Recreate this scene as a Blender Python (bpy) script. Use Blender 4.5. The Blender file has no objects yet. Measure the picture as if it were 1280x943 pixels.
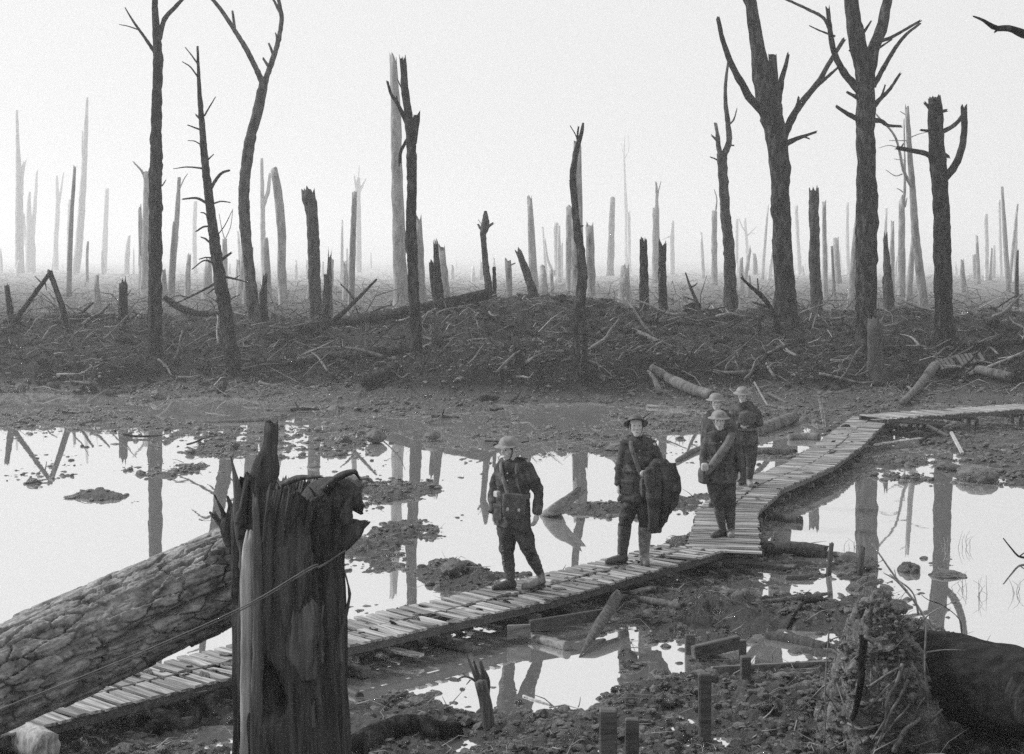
import bpy, math, random
import numpy as np
from mathutils import Vector, Matrix
R = math.radians
rng = np.random.default_rng(7)
random.seed(7)
sc = bpy.context.scene
col = sc.collection

# ---------------------------------------------------------------- camera
CAM_H = 4.0          # metres above the water
F = 2000.0           # focal length in photo pixels (1280 wide)
HOR = 328.0          # horizon row in the photo
cam = bpy.data.cameras.new('camera')
cam_o = bpy.data.objects.new('camera', cam)
col.objects.link(cam_o)
cam_o.location = (0, 0, CAM_H)
cam_o.rotation_euler = (R(90), 0, 0)
cam.sensor_fit = 'HORIZONTAL'
cam.sensor_width = 36
cam.lens = 36 * F / 1280
cam.shift_y = -(943 / 2 - HOR) / 1280
cam.clip_start = 0.1
cam.clip_end = 5000
sc.camera = cam_o

# ---------------------------------------------------------------- sky and sun: bright overcast, hazy sun ahead to the left
SUN_EL, SUN_AZ = 40, -72          # azimuth measured from +Y (view direction), negative = left
w = bpy.data.worlds.new('World')
sc.world = w
w.use_nodes = True
nt = w.node_tree
nt.nodes.clear()
out = nt.nodes.new('ShaderNodeOutputWorld')
bg = nt.nodes.new('ShaderNodeBackground')
sky = nt.nodes.new('ShaderNodeTexSky')
sky.sky_type = 'NISHITA'
sky.sun_disc = False
sky.sun_elevation = R(SUN_EL)
sky.sun_rotation = R(SUN_AZ)
sky.dust_density = 6
bw = nt.nodes.new('ShaderNodeRGBToBW')          # black and white film
mx = nt.nodes.new('ShaderNodeMix')
mx.data_type = 'RGBA'
mx.inputs[0].default_value = 0.9
SKY_CLOUD = 8.9
mx.inputs[7].default_value = (SKY_CLOUD, SKY_CLOUD, SKY_CLOUD, 1)   # even cloud layer
nt.links.new(sky.outputs[0], bw.inputs[0])
nt.links.new(bw.outputs[0], mx.inputs[6])
nt.links.new(mx.outputs[2], bg.inputs[0])
bg.inputs[1].default_value = 0.1
nt.links.new(bg.outputs[0], out.inputs[0])

sun = bpy.data.lights.new('sun', 'SUN')
sun.energy = 4.0
sun.angle = R(6)
sun_o = bpy.data.objects.new('sun', sun)
col.objects.link(sun_o)
d = Vector((math.sin(R(SUN_AZ)) * math.cos(R(SUN_EL)), math.cos(R(SUN_AZ)) * math.cos(R(SUN_EL)), math.sin(R(SUN_EL))))
sun_o.rotation_euler = d.to_track_quat('Z', 'Y').to_euler()
sun_o.location = (-20, 30, 60)

sc.view_settings.view_transform = 'Standard'
sc.view_settings.look = 'None'
sc.view_settings.exposure = 0.0
sc.view_settings.gamma = 1
sc.render.engine = 'CYCLES'
sc.cycles.max_bounces = 6
sc.cycles.diffuse_bounces = 3
sc.cycles.glossy_bounces = 3
sc.cycles.volume_bounces = 4
sc.cycles.use_denoising = False
sc.cycles.sample_clamp_indirect = 2.0

# ---------------------------------------------------------------- noise
def hash3(ix, iy, iz, s=0):
    h = (ix.astype(np.int64) * 374761393 + iy.astype(np.int64) * 668265263 + iz.astype(np.int64) * 2147483647 + s * 974634777) & 0xffffffff
    h = ((h ^ (h >> 13)) * 1274126177) & 0xffffffff
    h = h ^ (h >> 16)
    h = (h * 2246822519) & 0xffffffff
    h = h ^ (h >> 15)
    return (h & 0xffffff) / float(0xffffff)

def vnoise(x, y, z=None, s=0):
    """value noise, -1..1"""
    x = np.asarray(x, float); y = np.asarray(y, float)
    z = np.zeros_like(x) if z is None else np.asarray(z, float) + 0 * x
    ix, iy, iz = np.floor(x), np.floor(y), np.floor(z)
    fx, fy, fz = x - ix, y - iy, z - iz
    fx = fx * fx * (3 - 2 * fx); fy = fy * fy * (3 - 2 * fy); fz = fz * fz * (3 - 2 * fz)
    r = 0
    for a in (0, 1):
        for b in (0, 1):
            for c in (0, 1):
                r = r + hash3(ix + a, iy + b, iz + c, s) * (fx if a else 1 - fx) * (fy if b else 1 - fy) * (fz if c else 1 - fz)
    return r * 2 - 1

def fbm(x, y, z=None, o=4, s=0, g=0.5, l=2.03):
    r = 0; a = 1; t = 0
    for i in range(o):
        r = r + a * vnoise(x, y, z, s + i * 17); t += a
        a *= g; x = x * l + 3.1; y = y * l + 1.7
        if z is not None: z = z * l + 0.3
    return r / t

def ridged(x, y, z=None, o=4, s=0):
    r = 0; a = 1; t = 0
    for i in range(o):
        r = r + a * (1 - np.abs(vnoise(x, y, z, s + i * 17)) * 2); t += a
        a *= 0.55; x = x * 2.1 + 5.1; y = y * 2.1 + 1.3
        if z is not None: z = z * 2.1
    return r / t

def worley(x, y, z, s=0):
    ix, iy, iz = np.floor(x), np.floor(y), np.floor(z)
    f1 = np.full(x.shape, 9.0); f2 = f1.copy(); idv = np.zeros(x.shape)
    for a in (-1, 0, 1):
        for b in (-1, 0, 1):
            for c in (-1, 0, 1):
                cx, cy, cz = ix + a, iy + b, iz + c
                dd = np.sqrt((cx + hash3(cx, cy, cz, s) - x) ** 2 + (cy + hash3(cx, cy, cz, s + 1) - y) ** 2 + (cz + hash3(cx, cy, cz, s + 2) - z) ** 2)
                hv = hash3(cx, cy, cz, s + 5)
                closer = dd < f1
                f2 = np.where(closer, f1, np.minimum(f2, dd))
                idv = np.where(closer, hv, idv)
                f1 = np.where(closer, dd, f1)
    return f1, f2, idv

def sstep(a, b, x):
    t = np.clip((x - a) / (b - a), 0, 1)
    return t * t * (3 - 2 * t)

# ---------------------------------------------------------------- materials (black and white film: all colours are greys)
def g(v): return (v, v, v, 1)
def newmat(name):
    m = bpy.data.materials.new(name); m.use_nodes = True
    n = m.node_tree.nodes; b = n['Principled BSDF']
    return m, m.node_tree, b
def N(nt, t, **kw):
    n = nt.nodes.new(t)
    for k, v in kw.items():
        if k.startswith('i_'):
            n.inputs[k[2:].replace('_', ' ')].default_value = v
        else: setattr(n, k, v)
    return n
def noise_mat(name, lo, hi, scale=(6, 6, 6), detail=8, rough=(0.6, 0.9), bump=0.4, bdist=0.01, bscale=None, spec=0.3, space='Object', rand=0.0, contrast=(0.35, 0.65), fine=0.25):
    m, t, b = newmat(name)
    tc = N(t, 'ShaderNodeTexCoord')
    mp = N(t, 'ShaderNodeMapping'); mp.inputs['Scale'].default_value = scale
    src = tc.outputs['Object']
    if space == 'World':
        ge = N(t, 'ShaderNodeNewGeometry'); src = ge.outputs['Position']
    if rand:
        oi = N(t, 'ShaderNodeObjectInfo')
        va = N(t, 'ShaderNodeVectorMath', operation='SCALE'); va.inputs[0].default_value = (37, 91, 53)
        t.links.new(oi.outputs['Random'], va.inputs['Scale'])
        vb = N(t, 'ShaderNodeVectorMath', operation='ADD')
        t.links.new(src, vb.inputs[0]); t.links.new(va.outputs[0], vb.inputs[1]); src = vb.outputs[0]
    t.links.new(src, mp.inputs['Vector'])
    n1 = N(t, 'ShaderNodeTexNoise'); n1.inputs['Scale'].default_value = 1; n1.inputs['Detail'].default_value = detail; n1.inputs['Roughness'].default_value = 0.62
    t.links.new(mp.outputs[0], n1.inputs['Vector'])
    n2 = N(t, 'ShaderNodeTexNoise'); n2.inputs['Scale'].default_value = bscale or 7; n2.inputs['Detail'].default_value = 6; n2.inputs['Roughness'].default_value = 0.7
    t.links.new(mp.outputs[0], n2.inputs['Vector'])
    ra = N(t, 'ShaderNodeMapRange'); ra.inputs['From Min'].default_value = contrast[0]; ra.inputs['From Max'].default_value = contrast[1]
    ra.inputs['To Min'].default_value = lo; ra.inputs['To Max'].default_value = hi
    t.links.new(n1.outputs['Fac'], ra.inputs['Value'])
    rb = N(t, 'ShaderNodeMapRange'); rb.inputs['From Min'].default_value = 0.3; rb.inputs['From Max'].default_value = 0.7
    rb.inputs['To Min'].default_value = 1 - fine; rb.inputs['To Max'].default_value = 1 + fine
    t.links.new(n2.outputs['Fac'], rb.inputs['Value'])
    mu = N(t, 'ShaderNodeMath', operation='MULTIPLY')
    t.links.new(ra.outputs[0], mu.inputs[0]); t.links.new(rb.outputs[0], mu.inputs[1])
    o = mu.outputs[0]
    if rand:
        rr = N(t, 'ShaderNodeMapRange'); rr.inputs['To Min'].default_value = 1 - rand; rr.inputs['To Max'].default_value = 1 + rand
        t.links.new(oi.outputs['Random'], rr.inputs['Value'])
        m2 = N(t, 'ShaderNodeMath', operation='MULTIPLY'); t.links.new(o, m2.inputs[0]); t.links.new(rr.outputs[0], m2.inputs[1]); o = m2.outputs[0]
    t.links.new(o, b.inputs['Base Color'])
    rc = N(t, 'ShaderNodeMapRange'); rc.inputs['From Min'].default_value = 0.35; rc.inputs['From Max'].default_value = 0.65
    rc.inputs['To Min'].default_value = rough[0]; rc.inputs['To Max'].default_value = rough[1]
    t.links.new(n1.outputs['Fac'], rc.inputs['Value']); t.links.new(rc.outputs[0], b.inputs['Roughness'])
    b.inputs['Specular IOR Level'].default_value = spec
    bp = N(t, 'ShaderNodeBump'); bp.inputs['Strength'].default_value = bump; bp.inputs['Distance'].default_value = bdist
    ad = N(t, 'ShaderNodeMath', operation='ADD'); t.links.new(n1.outputs['Fac'], ad.inputs[0]); t.links.new(n2.outputs['Fac'], ad.inputs[1])
    t.links.new(ad.outputs[0], bp.inputs['Height']); t.links.new(bp.outputs[0], b.inputs['Normal'])
    return m

M = {}
M['mud'] = noise_mat('mud', 0.002, 0.032, (2.2, 2.2, 2.2), 12, (0.16, 0.85), 1.0, 0.06, 8, 0.4, 'World', fine=0.7)
M['clod'] = noise_mat('mud_clod', 0.004, 0.12, (5, 5, 5), 8, (0.15, 0.6), 1.0, 0.03, 7, 0.5, 'World', fine=0.6)
M['bark'] = noise_mat('bark_dark', 0.006, 0.11, (7, 7, 2.6), 10, (0.75, 0.95), 1.0, 0.05, 5, 0.12, rand=0.25, contrast=(.46, .74), fine=.5)
M['bark_pale'] = noise_mat('bark_pale', 0.06, 0.2, (7, 7, 1.6), 8, (0.7, 0.9), 0.9, 0.04, 4, 0.2, rand=0.2)
M['bark_mid'] = noise_mat('bark_grey', 0.02, 0.13, (7, 7, 2.4), 10, (0.75, 0.95), 1.0, 0.05, 5, 0.12, rand=0.2, contrast=(.4, .66), fine=.5)
M['bark_far'] = noise_mat('bark_far', 0.03, 0.08, (4, 4, 1), 6, (0.8, 0.95), 0.8, 0.04, 4, 0.1, rand=0.3)
M['bark_log'] = noise_mat('bark_log', 0.07, 0.33, (10, 10, 10), 10, (0.6, 0.9), 0.8, 0.012, 5, 0.25)
M['wood'] = noise_mat('split_wood', 0.02, 0.125, (26, 26, 1.6), 8, (0.55, 0.85), 0.9, 0.012, 3, 0.3)
M['wood_dark'] = noise_mat('rotten_wood', 0.012, 0.085, (24, 24, 2), 8, (0.6, 0.9), 0.9, 0.02, 3, 0.3)
M['wood_pale'] = noise_mat('bare_wood', 0.16, 0.42, (24, 24, 2), 8, (0.6, 0.9), 0.6, 0.008, 3, 0.3)
M['slat'] = noise_mat('duckboard_slat', 0.035, 0.31, (1.6, 26, 26), 8, (0.35, 0.75), 0.6, 0.006, 3, 0.5, rand=0.42, contrast=(0.34, 0.62))
M['plank'] = noise_mat('wet_plank', 0.05, 0.2, (2, 24, 24), 8, (0.4, 0.8), 0.7, 0.006, 3, 0.4, rand=0.25)
M['plank_dark'] = noise_mat('wet_dark_plank', 0.02, 0.08, (2, 24, 24), 8, (0.4, 0.8), 0.7, 0.006, 3, 0.4, rand=0.25)
M['khaki'] = noise_mat('wool_serge', 0.02, 0.095, (9, 9, 9), 6, (0.85, 1.0), 0.5, 0.006, 14, 0.08, fine=0.35)
M['khaki_trouser'] = noise_mat('wool_trouser', 0.016, 0.07, (9, 9, 9), 6, (0.85, 1.0), 0.5, 0.006, 14, 0.08, fine=0.35)
M['coat'] = noise_mat('dark_coat_cloth', 0.014, 0.07, (7, 7, 7), 6, (0.8, 1.0), 0.6, 0.01, 10, 0.1, fine=0.4)
M['puttee'] = noise_mat('puttee_cloth', 0.05, 0.1, (12, 12, 40), 6, (0.85, 1.0), 0.5, 0.005, 6, 0.08)
M['webbing'] = noise_mat('webbing_canvas', 0.08, 0.17, (14, 14, 14), 6, (0.8, 0.95), 0.5, 0.004, 12, 0.1)
M['bagcloth'] = noise_mat('bag_canvas', 0.045, 0.1, (12, 12, 12), 6, (0.8, 0.95), 0.5, 0.005, 12, 0.1)
M['leather'] = noise_mat('muddy_leather', 0.02, 0.06, (14, 14, 14), 6, (0.4, 0.7), 0.5, 0.005, 8, 0.4)
M['leather_pale'] = noise_mat('muddy_boot', 0.08, 0.26, (14, 14, 14), 6, (0.4, 0.7), 0.5, 0.005, 8, 0.4)
M['rubber'] = noise_mat('rubber_boot', 0.025, 0.07, (10, 10, 8), 6, (0.3, 0.5), 0.4, 0.005, 8, 0.5)
M['steel'] = noise_mat('painted_steel', 0.11, 0.22, (16, 16, 16), 6, (0.5, 0.7), 0.3, 0.002, 8, 0.3)
M['steel_dark'] = noise_mat('muddy_steel', 0.04, 0.1, (16, 16, 16), 6, (0.5, 0.7), 0.3, 0.002, 8, 0.3)
M['bark_black'] = noise_mat('bark_soaked_black', 0.004, 0.03, (3, 14, 14), 8, (0.6, 0.9), 0.8, 0.02, 5, 0.1)
M['skin'] = noise_mat('skin', 0.32, 0.44, (14, 14, 14), 5, (0.5, 0.6), 0.25, 0.002, 6, 0.3, fine=0.08)
M['dark'] = noise_mat('dark_detail', 0.012, 0.02, (14, 14, 14), 4, (0.5, 0.7), 0.2, 0.002)
M['hair'] = noise_mat('hair', 0.012, 0.03, (40, 40, 20), 4, (0.5, 0.7), 0.5, 0.004)
M['metal'] = noise_mat('dull_metal', 0.25, 0.4, (20, 20, 20), 4, (0.3, 0.5), 0.2, 0.001)
M['wire'] = noise_mat('wire_metal', 0.07, 0.13, (20, 20, 20), 4, (0.5, 0.7), 0.2, 0.001)
M['root'] = noise_mat('root_bark', 0.05, 0.16, (16, 16, 16), 6, (0.6, 0.9), 0.6, 0.006, 6, 0.3)
M['twig'] = noise_mat('twig_litter', 0.05, 0.26, (5, 5, 5), 5, (0.6, 0.9), 0.4, 0.004, 6, 0.3)
M['soil'] = noise_mat('root_soil', 0.04, 0.26, (9, 9, 9), 9, (0.5, 0.9), 1.0, 0.04, 6, 0.35, fine=0.5)
M['stone'] = noise_mat('stone', 0.04, 0.09, (8, 8, 8), 6, (0.4, 0.7), 0.8, 0.02, 6, 0.4)

# haze fade painted into the ground colour: the plain pales with distance
_m = M['mud']; t = _m.node_tree; b = t.nodes['Principled BSDF']
src_ = b.inputs['Base Color'].links[0].from_socket
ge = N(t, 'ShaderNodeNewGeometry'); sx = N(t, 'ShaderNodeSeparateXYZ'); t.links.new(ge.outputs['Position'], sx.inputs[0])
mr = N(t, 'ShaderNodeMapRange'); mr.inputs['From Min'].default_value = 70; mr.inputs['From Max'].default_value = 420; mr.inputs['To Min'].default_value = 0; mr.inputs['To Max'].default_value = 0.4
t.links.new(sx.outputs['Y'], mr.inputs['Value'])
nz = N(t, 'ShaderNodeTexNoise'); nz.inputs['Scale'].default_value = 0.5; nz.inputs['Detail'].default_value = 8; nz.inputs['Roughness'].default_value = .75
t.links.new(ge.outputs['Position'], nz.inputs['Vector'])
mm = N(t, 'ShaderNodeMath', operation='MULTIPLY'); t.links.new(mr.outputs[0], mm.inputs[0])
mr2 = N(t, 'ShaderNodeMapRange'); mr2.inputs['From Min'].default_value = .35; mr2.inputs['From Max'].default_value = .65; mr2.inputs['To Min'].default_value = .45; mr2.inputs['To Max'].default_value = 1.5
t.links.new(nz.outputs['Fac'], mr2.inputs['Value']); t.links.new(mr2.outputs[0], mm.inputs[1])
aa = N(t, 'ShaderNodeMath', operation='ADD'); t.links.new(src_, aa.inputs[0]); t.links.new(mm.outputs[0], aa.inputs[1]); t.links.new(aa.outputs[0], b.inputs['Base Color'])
zr = N(t, 'ShaderNodeMapRange'); zr.inputs['From Min'].default_value = .12; zr.inputs['From Max'].default_value = .45; zr.inputs['To Min'].default_value = .55; zr.inputs['To Max'].default_value = .04
t.links.new(sx.outputs['Z'], zr.inputs['Value']); t.links.new(zr.outputs[0], b.inputs['Specular IOR Level'])      # wet near the water, dry above
M['bark_mist'] = noise_mat('bark_hazed_grey', 0.16, 0.36, (4, 4, 1), 6, (0.8, 0.95), 0.8, 0.04, 4, 0.1, rand=0.25)  # bark greyed to paint in the haze over far trunks and boughs
M['bark_ghost'] = noise_mat('bark_hazed_pale', 0.42, 0.68, (4, 4, 1), 6, (0.8, 0.95), 0.8, 0.04, 4, 0.1, rand=0.15)  # paler step of the painted haze, for the farthest trunks

# silty standing water: bright milky body under a mirror-smooth top
m, t, b = newmat('pond_water')
t.nodes.remove(b)
o_ = t.nodes['Material Output']
gl = N(t, 'ShaderNodeBsdfGlossy'); gl.inputs['Color'].default_value = g(0.97); gl.inputs['Roughness'].default_value = 0.012
df = N(t, 'ShaderNodeBsdfDiffuse'); df.inputs['Color'].default_value = g(0.3)
mxs = N(t, 'ShaderNodeMixShader')
ge = N(t, 'ShaderNodeNewGeometry')
n1 = N(t, 'ShaderNodeTexNoise'); n1.inputs['Scale'].default_value = 1.3; n1.inputs['Detail'].default_value = 3
t.links.new(ge.outputs['Position'], n1.inputs['Vector'])
bp = N(t, 'ShaderNodeBump'); bp.inputs['Strength'].default_value = 0.05; bp.inputs['Distance'].default_value = 0.01
t.links.new(n1.outputs['Fac'], bp.inputs['Height']); t.links.new(bp.outputs[0], gl.inputs['Normal'])
mxs.inputs[0].default_value = 0.8
t.links.new(df.outputs[0], mxs.inputs[1]); t.links.new(gl.outputs[0], mxs.inputs[2]); t.links.new(mxs.outputs[0], o_.inputs['Surface'])
M['water'] = m

# ---------------------------------------------------------------- object helpers
def mesh_from(name, v, f, smooth=True):
    me = bpy.data.meshes.new(name)
    v = np.asarray(v, dtype=np.float32)
    if isinstance(f, np.ndarray):
        k = f.shape[1]; tot = np.full(len(f), k, dtype=np.int32); loops = f.astype(np.int32).ravel()
    else:
        tot = np.array([len(q) for q in f], dtype=np.int32)
        loops = np.array([i for q in f for i in q], dtype=np.int32)
    me.vertices.add(len(v)); me.vertices.foreach_set('co', v.ravel())
    me.loops.add(len(loops)); me.loops.foreach_set('vertex_index', loops)
    me.polygons.add(len(tot))
    st = np.concatenate([[0], np.cumsum(tot)[:-1]]).astype(np.int32)
    me.polygons.foreach_set('loop_start', st)
    try: me.polygons.foreach_set('loop_total', tot)
    except Exception: pass
    me.update(calc_edges=True)
    me.polygons.foreach_set('use_smooth', np.full(len(tot), smooth))
    me.update()
    return me

def tag(o, label=None, cat=None, group=None, kind=None):
    if label: o['label'] = label
    if cat: o['category'] = cat
    if group: o['group'] = group
    if kind: o['kind'] = kind
    return o

def empty(name, loc, label, cat, group=None):
    o = bpy.data.objects.new(name, None); col.objects.link(o)
    o.location = loc; o.empty_display_size = 0.2
    return tag(o, label, cat, group)

def wloc(o):
    p = Vector(o.location)
    while o.parent:
        o = o.parent; p = p + Vector(o.location)
    return np.array(p)

def obj(name, vf, mat, parent=None, base=None, smooth=True, **kw):
    """vf = (verts, faces) in world coordinates -> one mesh object whose origin is base / the parent's origin"""
    v, f = vf
    v = np.asarray(v, float)
    if parent is not None: b_ = wloc(parent)
    else: b_ = np.array(base if base is not None else (0, 0, 0), float)
    me = mesh_from(name, v - b_, f, smooth)
    me.materials.append(M[mat] if isinstance(mat, str) else mat)
    o = bpy.data.objects.new(name, me); col.objects.link(o)
    if parent is not None: o.parent = parent
    else: o.location = b_
    tag(o, **kw)
    return o

def join(parts):
    V = []; Fc = []; n = 0
    for v, f in parts:
        V.append(np.asarray(v, float)); 
        if isinstance(f, np.ndarray): f = [tuple(int(i) for i in q) for q in f]
        Fc += [tuple(i + n for i in q) for q in f]; n += len(v)
    return np.vstack(V), Fc

def at(px, py, Y):
    return np.array([(px - 640) / F * Y, Y, CAM_H - (py - HOR) / F * Y])

def catmull(P, n):
    P = np.asarray(P, float)
    if len(P) == 2:
        t = np.linspace(0, 1, n)[:, None]; return P[0] * (1 - t) + P[1] * t
    Q = np.vstack([2 * P[0] - P[1], P, 2 * P[-1] - P[-2]])
    L = np.concatenate([[0], np.cumsum(np.linalg.norm(np.diff(P[:, :3], axis=0), axis=1) + 1e-9)])
    s = np.linspace(0, L[-1], n)
    k = np.clip(np.searchsorted(L, s, side='right') - 1, 0, len(P) - 2)
    u = ((s - L[k]) / (L[k + 1] - L[k]))[:, None]
    a, b_, c, d_ = Q[k], Q[k + 1], Q[k + 2], Q[k + 3]
    return 0.5 * ((2 * b_) + (-a + c) * u + (2 * a - 5 * b_ + 4 * c - d_) * u ** 2 + (-a + 3 * b_ - 3 * c + d_) * u ** 3)

def frames(P):
    T = np.gradient(P, axis=0); T /= np.linalg.norm(T, axis=1)[:, None] + 1e-12
    U = np.zeros_like(P)
    ref = np.array([0, 0, 1.0]) if abs(T[0][2]) < 0.8 else np.array([0, 1.0, 0])
    u = np.cross(ref, T[0]); u /= np.linalg.norm(u)
    for i in range(len(P)):
        u = u - T[i] * np.dot(u, T[i]); u /= np.linalg.norm(u) + 1e-12; U[i] = u
    return T, U, np.cross(T, U)

def tube(P, r, nseg=10, nlong=None, rough=0.0, rscale=3.0, jag=0.0, jag0=0.0, disp=None, seed=0, flat=1.0, fibre=0.0):
    """P control points, r radii at them -> closed tapering tube; jag = broken, splintered end"""
    P = np.asarray(P, float); r = np.asarray(r, float)
    L = np.sum(np.linalg.norm(np.diff(P, axis=0), axis=1))
    if nlong is None: nlong = max(len(P), int(L / max(0.25, r.mean() * 1.5)) + 2)
    C = catmull(np.column_stack([P, r]), nlong)
    C, rr = C[:, :3], np.maximum(C[:, 3], r.min() * 0.6)
    T, U, W = frames(C)
    th = np.linspace(0, 2 * np.pi, nseg, endpoint=False)
    ct, st = np.cos(th), np.sin(th)
    s = np.linspace(0, L, nlong)
    S, TH = np.meshgrid(s, th, indexing='ij')
    RR = np.repeat(rr[:, None], nseg, 1)
    if rough:
        rm = max(rr.mean(), 1e-3)
        RR = RR * (1 + rough * fbm(np.cos(TH) * 1.3 + seed, np.sin(TH) * 1.3, S / rm / rscale * 2 + seed * 3.3, 3, seed))
    if fibre:
        RR = RR * (1 + fibre * ridged(np.cos(TH) * 4 + seed, np.sin(TH) * 4, S / max(rr.mean(), 1e-3) * 0.25, 3, seed))
    if disp is not None: RR = RR + disp(TH, S, RR)
    V = C[:, None, :] + (RR * ct)[:, :, None] * U[:, None, :] + (RR * st * flat)[:, :, None] * W[:, None, :]
    rings = [V]
    Fc = []
    e = RR[-1]
    if jag:
        j = jag * (0.5 + 0.5 * vnoise(ct * 2.2 + seed, st * 2.2, 0 * ct + seed)) * 1.2 + jag * 0.5 * np.maximum(0, hash3(np.arange(nseg), 0 * th, 0 * th, seed) - 0.55) * 2
        V[-1] = V[-1] + j[:, None] * T[-1]
        inner = C[-1] + (V[-1] - C[-1]) * 0.55 - T[-1] * 0.0
        inner = C[-1] + 0.55 * ((e * ct)[:, None] * U[-1] + (e * st)[:, None] * W[-1]) + (j * 0.35)[:, None] * T[-1]
        rings.append(inner[None])
        tip = C[-1] + T[-1] * jag * 0.1
    else:
        tip = C[-1] + T[-1] * e.mean() * 0.35
    b0 = C[0] - T[0] * RR[0].mean() * 0.25
    Vall = np.vstack([q.reshape(-1, 3) for q in rings] + [tip[None], b0[None]])
    nr = sum(q.shape[0] for q in rings)
    i = np.arange(nr - 1)[:, None] * nseg; k = np.arange(nseg)[None, :]; k2 = (k + 1) % nseg
    quads = np.stack([i + k, i + k2, i + nseg + k2, i + nseg + k], -1).reshape(-1, 4)
    Fc = [tuple(q) for q in quads.tolist()]
    ti = nr * nseg; bi = ti + 1; lr = (nr - 1) * nseg
    for q in range(nseg):
        q2 = (q + 1) % nseg
        Fc.append((lr + q, lr + q2, ti)); Fc.append((q2, q, bi))
    return Vall, Fc

def box(c, size, R3=None, jitter=0.0, seed=0, bev=True):
    """a slightly worn board: chamfered box, centre c, size (x,y,z), optional 3x3 rotation"""
    hx, hy, hz = np.array(size) / 2
    k = min(hx, hy, hz) * 0.25
    V = []
    for sx in (-1, 1):
        for sy in (-1, 1):
            for sz in (-1, 1):
                V += [(sx * (hx - k), sy * (hy - k), sz * hz), (sx * (hx - k), sy * hy, sz * (hz - k)), (sx * hx, sy * (hy - k), sz * (hz - k))]
    V = np.array(V)
    rg = np.random.default_rng(abs(seed))
    if jitter: V = V + rg.uniform(-jitter, jitter, V.shape)
    def ix(sx, sy, sz, q): return ((sx > 0) * 4 + (sy > 0) * 2 + (sz > 0)) * 3 + q
    Fc = []
    for s in (-1, 1):
        Fc.append([ix(a, b_, s, 0) for a, b_ in ((-1, -1), (1, -1), (1, 1), (-1, 1))][::s])
        Fc.append([ix(a, s, b_, 1) for a, b_ in ((-1, -1), (1, -1), (1, 1), (-1, 1))][::-s])
        Fc.append([ix(s, a, b_, 2) for a, b_ in ((-1, -1), (1, -1), (1, 1), (-1, 1))][::s])
    for s in (-1, 1):
        for u in (-1, 1):
            Fc.append([ix(-1, s, u, 0), ix(1, s, u, 0), ix(1, s, u, 1), ix(-1, s, u, 1)][::-s * u])
            Fc.append([ix(s, -1, u, 0), ix(s, 1, u, 0), ix(s, 1, u, 2), ix(s, -1, u, 2)][::s * u])
            Fc.append([ix(s, u, -1, 1), ix(s, u, 1, 1), ix(s, u, 1, 2), ix(s, u, -1, 2)][::-s * u])
            for z in (-1, 1):
                Fc.append([ix(s, u, z, 0), ix(s, u, z, 1), ix(s, u, z, 2)][::s * u * z])
    if R3 is not None: V = V @ np.array(R3).T
    return V + np.array(c), [tuple(q) for q in Fc]

def basis(dirv, up=(0, 0, 1)):
    x = np.array(dirv, float); x /= np.linalg.norm(x)
    u = np.array(up, float); y = np.cross(u, x); y /= np.linalg.norm(y) + 1e-12
    z = np.cross(x, y)
    return np.column_stack([x, y, z])

def beam(a, b_, wd, th, up=(0, 0, 1), seed=0, jit=0.004):
    a = np.array(a, float); b_ = np.array(b_, float)
    return box((a + b_) / 2, (np.linalg.norm(b_ - a), wd, th), basis(b_ - a, up), jit, seed)

# ---------------------------------------------------------------- terrain
def poly_world(pts):
    return np.array([at(x, y, CAM_H * F / (y - HOR))[:2] for x, y in pts])

WATER = [poly_world(p) for p in [
    # large pond left of the boardwalk
    [(-420, 560), (-100, 556), (0, 552), (70, 549), (110, 562), (175, 556), (205, 566), (275, 574), (330, 572), (372, 588), (420, 590), (448, 578), (520, 573), (600, 576), (660, 572), (770, 570),
     (850, 580), (884, 590), (884, 640), (872, 668), (846, 672), (770, 706), (690, 722), (632, 742), (590, 748), (520, 778), (428, 806), (300, 846), (150, 880), (60, 915), (-200, 1000), (-420, 1060)],
    # right pond
    [(952, 672), (960, 650), (996, 628), (1012, 610), (1080, 602), (1180, 606), (1290, 608), (1700, 600), (1700, 860), (1300, 826), (1200, 800), (1150, 770), (1110, 728), (1070, 716), (1036, 716), (1012, 700), (1020, 684)],
    # front pool
    [(428, 842), (520, 815), (610, 790), (700, 776), (756, 764), (800, 782), (796, 826), (780, 858), (742, 884), (690, 888), (640, 890), (566, 892), (545, 880), (510, 868), (470, 876), (428, 886)],
    # small pools
    [(790, 812), (846, 806), (860, 816), (830, 826), (800, 828)],
    [(930, 792), (980, 784), (1045, 796), (1040, 808), (980, 812), (935, 810)],
    [(1010, 728), (1060, 726), (1064, 742), (1040, 748), (1014, 742)],
    [(180, 505), (230, 497), (300, 497), (350, 507), (346, 522), (290, 530), (215, 529), (188, 520)],
    [(655, 520), (680, 505), (735, 503), (775, 512), (770, 526), (730, 536), (670, 536)],
    [(-300, 505), (0, 492), (80, 488), (160, 494), (150, 505), (60, 512), (-300, 530)],
    [(436, 900), (470, 893), (520, 902), (545, 918), (500, 930), (470, 945), (440, 940)], [(200, 912), (250, 900), (296, 905), (290, 925), (230, 930)], [(540, 925), (580, 918), (600, 935), (560, 950)],
    [(800, 836), (850, 832), (862, 842), (820, 850)], [(640, 905), (690, 900), (700, 912), (660, 918)], [(940, 706), (975, 702), (985, 712), (950, 718)], [(1000, 752), (1040, 748), (1046, 758), (1010, 764)],
    [(900, 820), (925, 812), (1000, 816), (1010, 826), (930, 828)], [(920, 742), (946, 738), (956, 750), (930, 754)],
    [(30, 545), (90, 540), (170, 545), (165, 556), (60, 560)],
]]
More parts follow.
